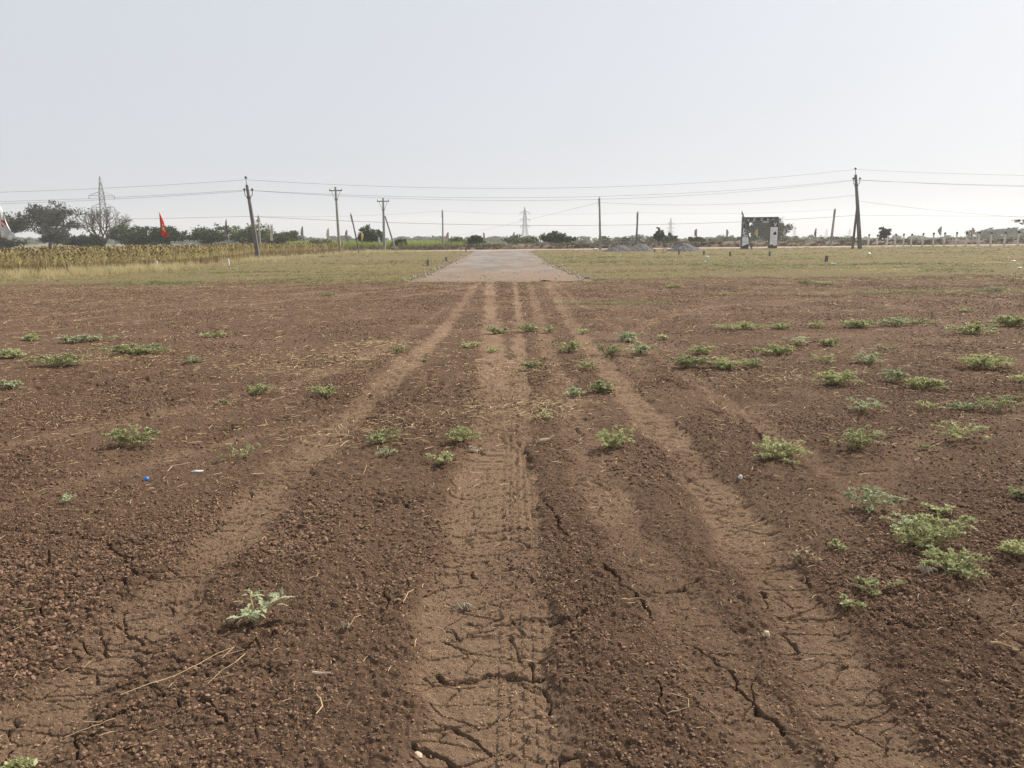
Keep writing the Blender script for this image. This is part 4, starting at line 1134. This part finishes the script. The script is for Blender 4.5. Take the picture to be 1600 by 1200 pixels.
for k, (lb, X, Y, zt, zb, col, w, sd, shp) in enumerate((
        ('dark flag hanging left of its pole above the bushes', -28.9, 80, 3.8, 1.9, 'dark', 0.45, -1, 'pennant'),
        ('pale yellow flag right of the leaning left pole', -27.3, 90, 3.5, 1.6, 'cream', 0.42, -1, 'pennant'),
        ('thin grey flag right of the low grey green bush', -29.1, 110, 3.5, 1.6, 'grey', 0.34, -1, 'leaf'),
        ('thin cream flag left of the first crossarm pole', -25.5, 110, 3.2, 1.5, 'cream', 0.36, -1, 'leaf'),
        ('thin grey flag left of the tilted thin pole', -22.7, 109, 2.95, 1.2, 'grey', 0.36, -1, 'leaf'),
        ('yellow flag in front of the round dark bush', -21.1, 110.5, 2.6, 1.35, 'yellow', 0.33, 1, 'leaf'),
        ('short white flag at the right side of the round dark bush', -18.7, 110.5, 1.9, 0.95, 'white', 0.3, 1, 'leaf'),
        ('pinkish flag just right of the short slim pole', -8.85, 112, 2.5, 1.2, 'pink', 0.4, -1, 'leaf'),
        ('slim pinkish flag left of the central pylon', -3.9, 112, 2.45, 1.2, 'pink', 0.26, 1, 'leaf'),
        ('slim grey flag close left of the central pylon', 0.6, 112, 2.45, 1.35, 'grey', 0.26, -1, 'leaf'),
        ('yellow tinted flag at the left of the spreading bank bush', 4.95, 112, 2.35, 1.35, 'yellow', 0.34, -1, 'leaf'),
        ('grey flag above the rightmost gravel heap', 26.7, 112, 2.6, 1.4, 'grey', 0.4, -1, 'leaf'),
        ('small grey flag left of the entrance arch', 30.9, 112, 2.5, 1.3, 'grey', 0.34, 1, 'leaf'),
        ('yellow triangular flag seen through the entrance arch', 31.0, 98, 2.55, 1.35, 'yellow', 0.42, -1, 'tri'),
        ('pinkish flag at the right of the broad round tree', 39.4, 112, 2.5, 1.2, 'pink', 0.36, -1, 'leaf'),
        ('dark slim flag between the arch and the slim grey pole', 43.8, 112, 2.5, 1.2, 'dark', 0.3, -1, 'leaf'),
        ('grey flag rising behind the middle of the fence', 55.1, 100, 2.5, 1.4, 'grey', 0.42, -1, 'leaf'),
        ('pale pink flag behind the right half of the fence', 57.8, 98, 2.3, 1.2, 'pink', 0.36, 1, 'leaf'))):
    flag(lb, X, Y, zt, zb, col, w, sd, shp, seed=10 + k)

# ------------------------------------------------------------------ fence posts, markers, heaps, bags
ORD = ['first', 'second', 'third', 'fourth', 'fifth', 'sixth', 'seventh', 'eighth', 'ninth', 'tenth', 'eleventh', 'twelfth', 'thirteenth', 'fourteenth', 'fifteenth', 'sixteenth']
r = random.Random(12)
FPX = [1356, 1368.8, 1383.9, 1395, 1408, 1420, 1437, 1452, 1468, 1485, 1501, 1519, 1538, 1558.6, 1579, 1598]
FPOS = [(46.6, 101.6), (47.25, 100.6), (48.0, 99.4), (48.5, 98.4), (49.1, 97.5), (49.6, 96.6), (50.4, 95.4), (51.1, 94.3), (51.75, 93.1), (52.5, 92.0), (53.1, 90.9), (53.9, 89.8), (54.6, 88.7), (55.4, 87.5), (56.2, 86.4), (56.9, 85.5)]
for k, (X, Y) in enumerate(FPOS):
    root = empty('fence_post', (X, Y, 0.02), r.uniform(-.2, .2)); tag(root, 'white concrete fence post with dark top, %s right of the tall leaning pole' % ORD[k], 'fence post', 'fence posts in a row')
    h = 1.36 + 0.012 * k + r.uniform(-.05, .05); lx = r.uniform(-.03, .06)
    mb = MB(); mb.tube([(0, 0, -.3), (lx * .3, 0, h * .55), (lx, 0, h)], [0.115, 0.105, 0.095], 4, spin=0.5); mb.build('shaft', M['pale_concrete'], root)
    mb = MB(); mb.tube([(lx, 0, h - 0.02), (lx + .01, 0, h + 0.12), (lx + .03, 0, h + 0.2)], [0.118, 0.12, 0.08], 4, spin=0.5); mb.build('cap', M['post_cap'], root)

r = random.Random(3)
for X, Y, h, m, lean, lb in ((-21.15, 46.2, 0.42, 'pale_concrete', 0.35, 'tilted pale marker stone in front of the crop below the red flag'),
        (-18.82, 51.8, 0.40, 'pale_concrete', 0.0, 'pale upright marker stone in the dry grass by the crop'),
        (-4.97, 46.7, 0.36, 'dark_concrete', 0.0, 'dark marker stone left of the gravel road, nearest of three'),
        (-4.59, 55.2, 0.30, 'dark_concrete', 0.05, 'dark marker stone left of the gravel road, middle of three'),
        (-5.2, 91, 0.45, 'dark_concrete', 0.0, 'dark marker stone at the far left corner of the gravel road'),
        (14.8, 80, 0.32, 'dark_concrete', 0.0, 'small marker stone below the middle gravel heap'),
        (14.86, 68.7, 0.42, 'dark_concrete', 0.0, 'dark marker stone below the left side of the right gravel heap'),
        (16.3, 65.7, 0.32, 'dark_concrete', 0.05, 'dark marker stone beside the round white bag'),
        (17.16, 60.8, 0.36, 'dark_concrete', -0.05, 'dark marker stone left of the entrance arch foot'),
        (19.83, 59.6, 0.36, 'dark_concrete', 0.0, 'dark marker stone below the right leg of the arch'),
        (19.16, 47.2, 0.36, 'dark_concrete', 0.12, 'tilted dark marker stone left of the tall right pole')):
    mb = MB(); mb.tube([(0, 0, -.15), (lean * h * .5, 0, h * .5), (lean * h, 0, h), (lean * h, 0, h + 0.02)], [0.10, 0.095, 0.085, 0.05], 4, spin=0.5)
    o = mb.build('marker_stone', M[m]); o.location = (X, Y, gz(X, Y)); o.rotation_euler = (0, 0, r.uniform(-.4, .4))
    tag(o, lb, 'marker stone', 'plot marker stones in the grass')
mb = MB(); mb.box((0, 0, 0.2), (0.05, 0.05, 0.4)); mb.box((0.22, 0, 0.38), (0.42, 0.045, 0.04)); mb.box((0.2, 0, 0.06), (0.4, 0.045, 0.04))
o = mb.build('bracket_frame', M['iron']); o.location = (15.1, 77.2, 0.02); tag(o, 'small dark bracket shaped frame between the gravel heaps', 'frame')

def heap(label, X, Y, w, d, h, seed):
    n_ = 44
    u = np.linspace(-1, 1, n_); A, B = np.meshgrid(u, u); a, b_ = A.ravel(), B.ravel()
    rr_ = np.hypot(a, b_) * (1 + 0.22 * fbm(a * 2, b_ * 2, 1.0, 3, seed))
    zz = h * np.clip(1 - rr_, 0, 1) ** 0.85 * (1 + 0.35 * fbm(a * 3, b_ * 3, 1.0, 3, seed + 3)) + 0.11 * fbm(a * 12, b_ * 12, 1.0, 3, seed + 5) * (rr_ < 1) - 0.08 * (rr_ >= 1)
    i_ = np.arange(n_ * n_).reshape(n_, n_)
    Q_ = np.stack([i_[:-1, :-1], i_[:-1, 1:], i_[1:, 1:], i_[1:, :-1]], -1).reshape(-1, 4)
    o = link(bpy.data.objects.new('gravel_heap', np_mesh('gravel_heap', np.stack([a * w / 2, b_ * d / 2, zz], 1), Q_, M['gravel'], smooth=False)))
    o.location = (X, Y, 0.03)
    tag(o, label, 'gravel heap', 'grey gravel heaps by the cross road')
heap('left grey gravel heap beside the straight pole', 11.95, 86.5, 3.3, 3.2, 0.78, 201)
heap('middle grey gravel heap, darker and partly behind the left one', 14.5, 87.0, 3.6, 3.4, 0.84, 211)
heap('right grey gravel heap standing apart from the other two', 18.75, 84.0, 3.6, 3.6, 0.95, 221)

def lump(name, label, X, Y, s, m, cat, seed, group=None, zoff=0.3):
    bm = bmesh.new(); bmesh.ops.create_icosphere(bm, subdivisions=3, radius=0.5)
    rr_ = np.random.default_rng(seed)
    C = np.array([v.co[:] for v in bm.verts])
    k = 1 + 0.55 * fbm(C[:, 0] * 2 + seed, C[:, 1] * 2 + C[:, 2] * 2.7, 0.6, 3, seed)
    for v, q in zip(bm.verts, k): v.co = Vector((v.co.x * s[0], v.co.y * s[1], v.co.z * s[2])) * float(q)
    me = bpy.data.meshes.new(name); bm.to_mesh(me); bm.free(); me.materials.append(M[m])
    me.polygons.foreach_set('use_smooth', [True] * len(me.polygons))
    o = link(bpy.data.objects.new(name, me)); o.location = (X, Y, gz(X, Y) + s[2] * zoff); o.rotation_euler = (0, 0, rr_.random() * 6)
    tag(o, label, cat, group); return o
GB = 'white litter in the grass'
lump('plastic_bag', 'round white bag in the grass below the right gravel heap', 14.27, 56.5, (0.24, 0.24, 0.26), 'white_plastic', 'bag', 1, GB)
lump('plastic_sheet', 'flat white scrap just below the round white bag', 12.4, 49.6, (0.40, 0.2, 0.07), 'white_plastic', 'scrap', 2, GB)
lump('plastic_bag', 'white bag in the grass below the tall right pole', 27.4, 59.5, (0.36, 0.26, 0.24), 'white_plastic', 'bag', 3, GB)
lump('plastic_sheet', 'flat white scrap below the tilted marker stone', 17.54, 42.2, (0.28, 0.2, 0.09), 'white_plastic', 'scrap', 4, GB)
lump('plastic_sheet', 'white scrap near the left leg of the arch', 21.9, 80.2, (0.34, 0.2, 0.1), 'white_plastic', 'scrap', 5, GB)
lump('plastic_bag', 'whitish bag at the foot of the straight pole', 10.3, 95.5, (0.5, 0.35, 0.3), 'white_plastic', 'bag', 6, GB)
lump('plastic_sheet', 'white scrap in the grass near the right edge', 27.9, 43.1, (0.3, 0.2, 0.1), 'white_plastic', 'scrap', 7, GB)
lump('plastic_sheet', 'pale scrap on the grass edge at far right', 22.9, 34.9, (0.2, 0.15, 0.07), 'white_plastic', 'scrap', 8, GB)
lump('plastic_scrap', 'crumpled blue plastic scrap lying at left', -2.58, 5.19, (0.042, 0.036, 0.034), 'blue_plastic', 'scrap', 9)
lump('plastic_scrap', 'long white plastic strip near the blue scrap', -2.28, 5.34, (0.09, 0.026, 0.02), 'white_plastic', 'scrap', 10).rotation_euler = (0, 0, 0.1)
lump('plastic_scrap', 'small white scrap right of the outer right track', 1.56, 5.05, (0.035, 0.028, 0.04), 'white_plastic', 'scrap', 11)
lump('pale_stone', 'small pale stone beside a wide crack at lower right', 1.04, 2.92, (0.034, 0.03, 0.034), 'chip', 'stone', 12)
lump('pale_chip', 'flat pale chip at the bottom edge left of the middle track', -0.32, 2.25, (0.036, 0.022, 0.009), 'chip', 'chip', 13)
lump('soil_clod', 'large round soil clod at the bottom right of the middle track', 0.17, 2.24, (0.05, 0.045, 0.035), 'clod', 'clod', 14, zoff=0.1)
mb = MB(); mb.tube([(-.06, 0, .02), (-.02, .01, .03), (.05, .03, .035), (.09, .05, .06)], [.012, .016, .014, .01], 6); mb.tube([(-.03, .0, .02), (-.05, .01, .07)], [.012, .006], 5)
o = mb.build('wood_piece', M['wood']); o.location = (0.25, 6.01, gz(0.25, 6.01)); tag(o, 'forked pale piece of wood right of the middle track', 'wood')
def crumpled_grey(label, X, Y, s, seed):
    r = random.Random(seed); mb = MB()
    for k in range(16):
        a = r.uniform(0, 6.28); q = Vector((math.cos(a) * r.uniform(.3, 1) * s, math.sin(a) * r.uniform(.3, 1) * s, r.uniform(.1, .5) * s))
        mb.tube([(q.x * .2, q.y * .2, 0), q * 0.6 + Vector((0, 0, .02)), q], [s * .05, s * .045, s * .02], 4)
    o = mb.build('withered_sprig', M['weed_grey']); o.location = (X, Y, gz(X, Y)); tag(o, label, 'sprig')
crumpled_grey('whitish withered sprig in the shade of the largest right weed', 2.0, 3.5, 0.07, 1)
crumpled_grey('pale withered sprig on the middle track', -0.23, 3.25, 0.06, 2)
crumpled_grey('small pale puff of dry stalks near the front plant', -0.72, 3.03, 0.035, 3)

# ------------------------------------------------------------------ lying straws one can pick out
STRAWS = [([(-1.45, 2.56), (-1.29, 2.69), (-1.19, 2.82), (-1.14, 2.87)], 'long straw stalk with a folded end below the front plant'),
          ([(-1.08, 2.82), (-1.09, 2.75), (-1.13, 2.7)], 'short bent straw beside the long folded stalk'),
          ([(-2.46, 5.26), (-2.49, 5.41), (-2.42, 5.52), (-2.36, 5.53)], 'curved straw between the blue scrap and the white strip'),
          ([(-0.5, 3.21), (-0.49, 3.3), (-0.47, 3.36)], 'upright looking straw left of the withered sprig'),
          ([(-1.04, 5.13), (-1.06, 5.36), (-1.09, 5.47)], 'hooked straw between left and middle tracks'),
          ([(-1.21, 3.75), (-1.13, 3.79), (-1.06, 3.83)], 'straight straw beyond the front plant'),
          ([(-0.71, 3.01), (-0.69, 3.07), (-0.67, 3.11)], 'straw standing by the small pale puff'),
          ([(-0.69, 2.40), (-0.68, 2.45), (-0.70, 2.5), (-0.72, 2.52)], 'curved straw in the loose soil at lower left of centre'),
          ([(-0.91, 5.63), (-0.79, 5.65), (-0.67, 5.68)], 'long thin straw below the wide weed between two tracks'),
          ([(0.52, 2.38), (0.60, 2.40), (0.61, 2.45), (0.55, 2.5)], 'curled straw in the loose soil right of the middle track'),
          ([(-0.35, 2.84), (-0.31, 2.86), (-0.27, 2.83)], 'small curved straw above the widest crack'),
          ([(1.89, 2.8), (1.93, 2.79), (2.0, 2.79)], 'thick pale stick at the right edge'),
          ([(-0.77, 2.66), (-0.70, 2.66)], 'short thick white stick in the loose soil'),
          ([(-1.52, 2.33), (-1.45, 2.38), (-1.40, 2.42)], 'pale straw near the bottom left corner')]
r = random.Random(9)
for pts, lb in STRAWS:
    mb = MB()
    P3 = [(p[0], p[1], gz(p[0], p[1]) + 0.02 + r.uniform(0, .012)) for p in pts]
    sub = []
    for a, b_ in zip(P3[:-1], P3[1:]):
        for k in range(4): sub.append(Vector(a).lerp(Vector(b_), k / 4) + Vector((0, 0, r.uniform(-.002, .003))))
    sub.append(Vector(P3[-1]))
    c0 = Vector((pts[0][0], pts[0][1], 0))
    th = 0.0055 if 'thick' in lb else 0.0019
    mb.tube([q - c0 for q in sub], [th * (1 - 0.4 * k / len(sub)) for k in range(len(sub))], 5)
    if 'folded' in lb:
        e = sub[-1] - c0
        mb.tube([e, e + Vector((.06, -.05, .015)), e + Vector((-.03, -.09, .01))], th * 0.7, 4); mb.tube([e, e + Vector((-.02, -.09, .0))], th * 0.7, 4)
    o = mb.build('dry_stick' if 'stick' in lb else 'straw_stalk', M['straw'] if 'white' not in lb else M['chip']); o.location = c0
    tag(o, lb, 'stick' if 'stick' in lb else 'straw', 'single straws and sticks on the soil')

# ------------------------------------------------------------------ weeds
def weed(X, Y, w, kind, label, seed, lm=None, name='weed_plant', cat='weed', group='green weeds scattered over the field'):
    r = random.Random(seed); q = np.random.default_rng(seed)
    root = empty(name, (X, Y + 0.15 * w, gz(X, Y) + 0.004)); tag(root, label, cat, group)
    lod = 1.0 if Y < 7 else (1.35 if Y < 11 else 1.9)
    ls = 0.0088 * lod
    ns = int({0: 9, 1: 17, 2: 28}[kind] * (0.6 + 1.3 * min(w, 0.6)))
    hgt = {0: 0.26, 1: 0.30, 2: 0.36}[kind] * r.uniform(.75, 1.25) * min(w, 0.38) * (1.15 if w < .3 else 1.0)
    el = 1.0 if w < 0.45 else 0.55
    st = MB(); cent = []
    for k in range(ns):
        a = r.uniform(0, 6.28); R_ = w * 0.5 * r.uniform(0.35, 1.08)
        hx = hgt * r.uniform(0.35, 1.2) * (1.15 - 0.5 * R_ / (w * .55))
        ox, oy = r.gauss(0, .10) * w, r.gauss(0, .06) * w
        bend = r.uniform(-.5, .5)
        P_ = []
        for i in range(6):
            t = i / 5
            aa = a + bend * t
            P_.append(Vector((ox + math.cos(aa) * R_ * t, oy + math.sin(aa) * R_ * t * el, hx * math.sin(t * 1.9) + 0.004)))
        st.tube(P_, [0.0026 * lod * (1 - .6 * i / 5) for i in range(6)], 3, cap=False)
        nl = int((11 + 50 * R_) * (1.0 if kind else 0.75))
        for i in range(nl):
            t = 0.2 + 0.8 * r.random() ** 0.7
            j = min(4, int(t * 5)); p = P_[j].lerp(P_[j + 1], t * 5 - j)
            cent.append(p)
    st.build('stems', M['stem'], root)
    C = np.array([tuple(p) for p in cent])
    per = 3 if Y < 11 else 2
    C = np.repeat(C, per, 0); n_ = len(C)
    d = q.normal(0, 1, (n_, 3)) * np.array([1, 1, 0.55]) + np.array([0, 0, 0.25]); d /= np.linalg.norm(d, axis=1)[:, None]
    s_ = ls * (0.6 + 0.9 * q.random((n_, 1)))
    C = C + d * s_ * 0.8 + q.normal(0, .3, (n_, 3)) * ls
    C[:, 2] = np.maximum(C[:, 2], 0.004)
    sd = np.cross(d, q.normal(0, 1, (n_, 3)) * np.array([.5, .5, 1])); sd /= np.linalg.norm(sd, axis=1)[:, None]
    V = np.stack([C - d * s_, C + sd * s_ * .55 + d * s_ * .1, C + d * s_ * 1.1, C - sd * s_ * .55 + d * s_ * .1], 1).reshape(-1, 3)
    F_ = np.arange(n_ * 4).reshape(-1, 4)
    link(bpy.data.objects.new('leaves', np_mesh('leaves', V, F_, M[lm or ('weed' if r.random() < .85 else 'weed_blue')])), root)
WEEDS = [
(2.14,4.34,0.36,1,'bright weed clump at the upper end of the long sprawl on the right'),
(2.24,4.07,0.22,1,'thin weed clump bridging the two big sprawling weeds on the right'),
(2.24,3.81,0.41,2,'largest sprawling green weed in the right foreground with white bits below'),
(2.15,3.46,0.29,2,'lowest green lobe of the sprawling weed pair on the right'),
(2.55,4.31,0.19,0,'wispy pale weed just beyond the largest right foreground weed'),
(1.48,3.13,0.10,0,'little green weed beside a crack, nearest camera on the right side'),
(1.69,3.27,0.19,0,'sparse pale weed between the big right sprawl and a small weed'),
(1.71,3.79,0.09,0,'tiny green seedling above a dry brown sprig on the right'),
(2.58,3.65,0.19,1,'green weed cut by the right picture edge, the lower one'),
(3.12,4.49,0.16,1,'green weed cut by the right picture edge beside dark soil'),
(1.96,5.46,0.38,2,'round green weed clump sitting on the outer right tyre track'),
(2.67,5.67,0.32,2,'upright green weed clump right of the outer right track'),
(0.78,5.85,0.32,2,'dense green weed clump just right of the middle tyre track'),
(-0.53,5.45,0.21,1,'upright pale weed left of the middle track, nearest of three'),
(-0.43,6.06,0.28,2,'bushy green weed at the left edge of the middle track'),
(-1.08,6.06,0.34,1,'wide green weed between the left and middle tracks'),
(-0.97,5.69,0.17,0,'tiny weed just below the wide weed between two tracks'),
(-3.07,6.0,0.41,2,'dense pale green weed mound above the blue scrap'),
(-2.09,5.64,0.33,0,'flat thin weed right of the white plastic strip'),
(-2.88,4.71,0.10,0,'lone little weed with a dark shadow at far left'),
(-1.99,8.06,0.29,1,'green weed left of the left tyre track, mid distance'),
(-2.83,8.28,0.24,1,'small green weed left of its larger neighbour, mid left'),
(-2.99,7.76,0.10,0,'single seedling below left of a small mid left weed'),
(0.95,8.01,0.22,2,'bright green weed right of the middle track, mid distance'),
(0.66,7.96,0.18,1,'small weed just left of the brightest mid distance weed'),
(0.29,6.9,0.17,0,'pale weed at the edge of straw beside the middle track'),
(0.27,9.63,0.23,1,'small weed touching the right edge of the treaded track'),
(0.84,11.03,0.35,1,'leafy weed between the middle and right tracks'),
(0.92,9.45,0.34,0,'flat weed beside the right track below its leafy neighbour'),
(1.4,10.68,0.40,1,'left weed of the cluster of three right of the right track'),
(1.81,10.71,0.34,2,'rightmost weed of the cluster of three beside the right track'),
(1.88,12.05,0.43,1,'farthest weed of the cluster of three beside the right track'),
(-0.24,13.48,0.41,1,'low weed left of the tread marks on the middle track'),
(0.28,13.62,0.39,1,'weed growing across the tread marks, far along middle track'),
(0.69,13.49,0.23,0,'small weed between tread marks and the right track, far'),
(1.25,13.26,0.24,0,'small far weed just right of the right track'),
(-0.63,11.66,0.33,0,'pale weed left of the middle track beyond the straw'),
(-0.28,11.3,0.21,0,'faint weed on the left half of the middle track'),
(-1.67,11.08,0.30,0,'pale weed just left of the left track, far'),
(-1.22,10.4,0.12,0,'tiny weed on the right edge of the left track'),
(2.67,10.65,0.43,1,'rear weed of the close group at right of centre'),
(2.26,9.6,0.44,2,'front left weed of the close group at right of centre'),
(2.72,9.53,0.37,2,'front middle weed of the close group at right of centre'),
(3.09,9.6,0.26,1,'front right weed of the close group at right of centre'),
(3.67,10.52,0.51,2,'tall dense weed at the right end of the close group'),
(4.33,11.5,0.39,0,'thin weed behind the tall dense weed of the group'),
(4.8,11.4,0.27,1,'small upright weed right of the close group'),
(2.52,12.31,0.27,0,'pale little weed left of and behind the close group'),
(4.07,9.84,0.37,0,'straggly pale weed right of the tall dense weed'),
(3.6,8.22,0.45,2,'dark shadowed green mound in the middle of the right side'),
(4.61,9.7,0.33,1,'weed just beyond the dark shadowed mound'),
(5.28,10.65,0.41,0,'pale straggling weed upper right of the shadowed mound'),
(4.28,8.41,0.29,1,'left half of the wide weed pair right of the mound'),
(4.44,8.03,0.38,2,'right half of the wide weed pair right of the mound'),
(4.1,13.48,0.88,1,'wide low weed in the far right row, leftmost'),
(4.83,13.6,0.32,1,'round weed beside the leftmost wide weed of the far row'),
(5.53,13.64,0.39,0,'pale weed in the middle of the far right row'),
(6.25,13.67,0.63,2,'bright dense weed in the far right row, left half'),
(6.95,13.81,0.64,1,'bright dense weed in the far right row, right half'),
(7.67,14.27,0.38,0,'pale weed trailing right from the far row'),
(9.73,16.45,0.38,0,'small faint weed beyond the far right row'),
(7.72,12.62,0.78,2,'big bright weed near the right edge, far row'),
(8.96,13.62,0.57,2,'bright weed at the right edge behind the big far one'),
(5.79,9.24,0.58,2,'broad weed near the right edge at mid distance'),
(5.62,8.33,0.21,0,'pale weed tip at the right edge below the broad weed'),
(3.28,6.89,0.34,1,'bright weed below the shadowed mound on the right'),
(3.87,6.99,0.29,0,'thin flat weed right of the bright lower weed'),
(4.23,6.98,0.27,1,'leafy weed heading the long low strip at the right edge'),
(4.55,6.94,0.43,1,'long low weed strip reaching the right edge'),
(3.55,5.84,0.36,1,'loose sprawling weed below the long low strip'),
(3.15,5.69,0.11,0,'tiny bright weed between two sprawling right side weeds'),
(-7.32,11.04,0.30,2,'green weed cut by the left edge, upper'),
(-5.76,8.65,0.26,1,'green weed at the left edge on a dark hollow'),
(-8.28,13.01,0.37,1,'small weed near the left edge below the far ruts'),
(-7.32,12.69,0.55,1,'left of two touching weeds below the far left ruts'),
(-7.0,12.91,0.43,0,'right of two touching weeds below the far left ruts'),
(-6.06,10.12,0.70,2,'long flat green weed on the far left'),
(-5.59,11.16,0.83,2,'long mounded weed left, with dark underside'),
(-4.36,10.39,0.19,1,'small upright weed right of the long mounded weed'),
(-5.1,13.17,0.53,0,'thin pale weed by the far left ruts'),
(-1.6,2.19,0.09,0,'blurred green weed at the bottom left corner'),
(-5.45,22.75,0.72,0,'faint weed in the far field left of the ruts'),
(5.28,25.13,0.71,1,'far weed near the grass edge right of the road'),
(10.3,25.29,1.05,1,'far bright weed near the grass edge at right'),
(9.96,26.05,0.65,1,'far small weed left of the bright one by the grass'),
(5.89,21.41,0.53,0,'faint far weed left of the yellow grass strip'),
(13.76,21.76,1.26,1,'far long weed by the right edge near the grass'),
]
for k, (X, Y, w, kd, lb) in enumerate(WEEDS):
    weed(X, Y, w * 1.12, kd, lb, 300 + k)
weed(1.47, 3.63, 0.19, 0, 'dry brown sprig lying right of the right track', 900, 'weed_dry', 'dry_sprig', 'sprig', 'dried sprigs on the soil')
weed(-0.30, 6.0 - 0.12, 0.14, 0, 'dry grey tuft at the foot of the bushy weed by the middle track', 901, 'weed_grey', 'dry_sprig', 'sprig', 'dried sprigs on the soil')

# the plant with lobed leaves in the left foreground
def lobed_leaf(seed):
    r = random.Random(seed)
    out = []
    for t, w in ((0, .03), (.15, .10), (.24, .34), (.33, .15), (.45, .46), (.56, .18), (.68, .36), (.78, .14), (.88, .18), (1, 0)):
        out.append((t, w * r.uniform(.8, 1.2)))
    V, F_ = [], []
    for t, w in out:
        zc = 0.10 * math.sin(t * 3.0) - 0.18 * t * t
        V += [(t, -w * .55, zc + 0.10 * w), (t, 0, zc - .03), (t, w * .55, zc + 0.10 * w)]
    for i in range(len(out) - 1):
        b_ = i * 3
        F_ += [(b_, b_ + 1, b_ + 4, b_ + 3), (b_ + 1, b_ + 2, b_ + 5, b_ + 4)]
    return np_mesh('leaf', V, F_, M['weed_blue'], smooth=True)
LL = [lobed_leaf(k) for k in range(4)]
fp = empty('lobed_weed', (-1.13, 3.10, gz(-1.13, 3.10)))
tag(fp, 'pale green weed with lobed leaves and dark shadow in the left foreground', 'weed')
r = random.Random(77)
for k, (tx_, ty_, tz_, nl, spr) in enumerate(((-0.055, 0.11, 0.085, 11, .055), (0.095, 0.07, 0.085, 12, .06), (-0.01, -0.01, 0.05, 12, .055), (0.035, 0.01, 0.06, 9, .05), (-0.045, -0.01, 0.04, 8, .05))):
    mb = MB(); e = Vector((tx_, ty_, tz_))
    mb.tube([(0, 0, -.01), e * 0.5 + Vector((0, 0, .012)), e], [.0042, .0034, .0022], 5); mb.build('stem', M['stem'], fp)
    for j in range(nl):
        o = link(bpy.data.objects.new('leaf', r.choice(LL)), fp)
        a = r.uniform(0, 6.28); s_ = r.uniform(.034, .062)
        o.location = e * r.uniform(.72, 1.05) + Vector((math.cos(a), math.sin(a), 0)) * r.uniform(0, .4) * spr + Vector((0, 0, r.uniform(-.008, .016)))
        o.rotation_euler = (r.gauss(0, .45), r.gauss(-0.15, .4), a); o.scale = (s_, s_ * r.uniform(.8, 1.15), s_)

# stones along the edges of the gravel road
rubble = []
for k in range(4):
    q = np.random.default_rng(400 + k); bm = bmesh.new(); bmesh.ops.create_icosphere(bm, subdivisions=1, radius=.5)
    for v in bm.verts: v.co = Vector((v.co.x, v.co.y * .8, v.co.z * .6)) * (0.75 + .5 * q.random())
    me = bpy.data.meshes.new('road_stone'); bm.to_mesh(me); bm.free(); me.materials.append(M['stone']) if 'stone' in M else None
    rubble.append(me)
M['stone'] = mat('road_stone', (0.42, 0.37, 0.33), 0.9, 0.3, 3.0, rnd=0.35)
for me in rubble: me.materials.clear(); me.materials.append(M['stone'])
n1 = 520
ry1 = 29.5 * (97 / 29.5) ** RNG.random(n1); sd_ = RNG.random(n1) < .5
rx1 = np.where(sd_, np.interp(ry1, *ROAD_L), np.interp(ry1, *ROAD_R)) + RNG.normal(0, .28, n1)
rx2 = RNG.uniform(-4.5, 3.6, 260); ry2 = 29.4 + RNG.random(260) ** 1.5 * 8
rx_, ry_ = np.concatenate([rx1, rx2]), np.concatenate([ry1, ry2]); n = len(rx_)
ss = sized(n, .03, .17, 2.4) * np.concatenate([np.ones(n1), np.full(260, .6)])
scatter('roadside_stones', np.stack([rx_, ry_, np.full(n, 0.03) + .15 * ss], 1), RNG.random((n, 3)) * 6.28, ss[:, None] * (.7 + .6 * RNG.random((n, 3))), rubble, None, 'loose pale stones along the edges of the gravel road', 'stones')
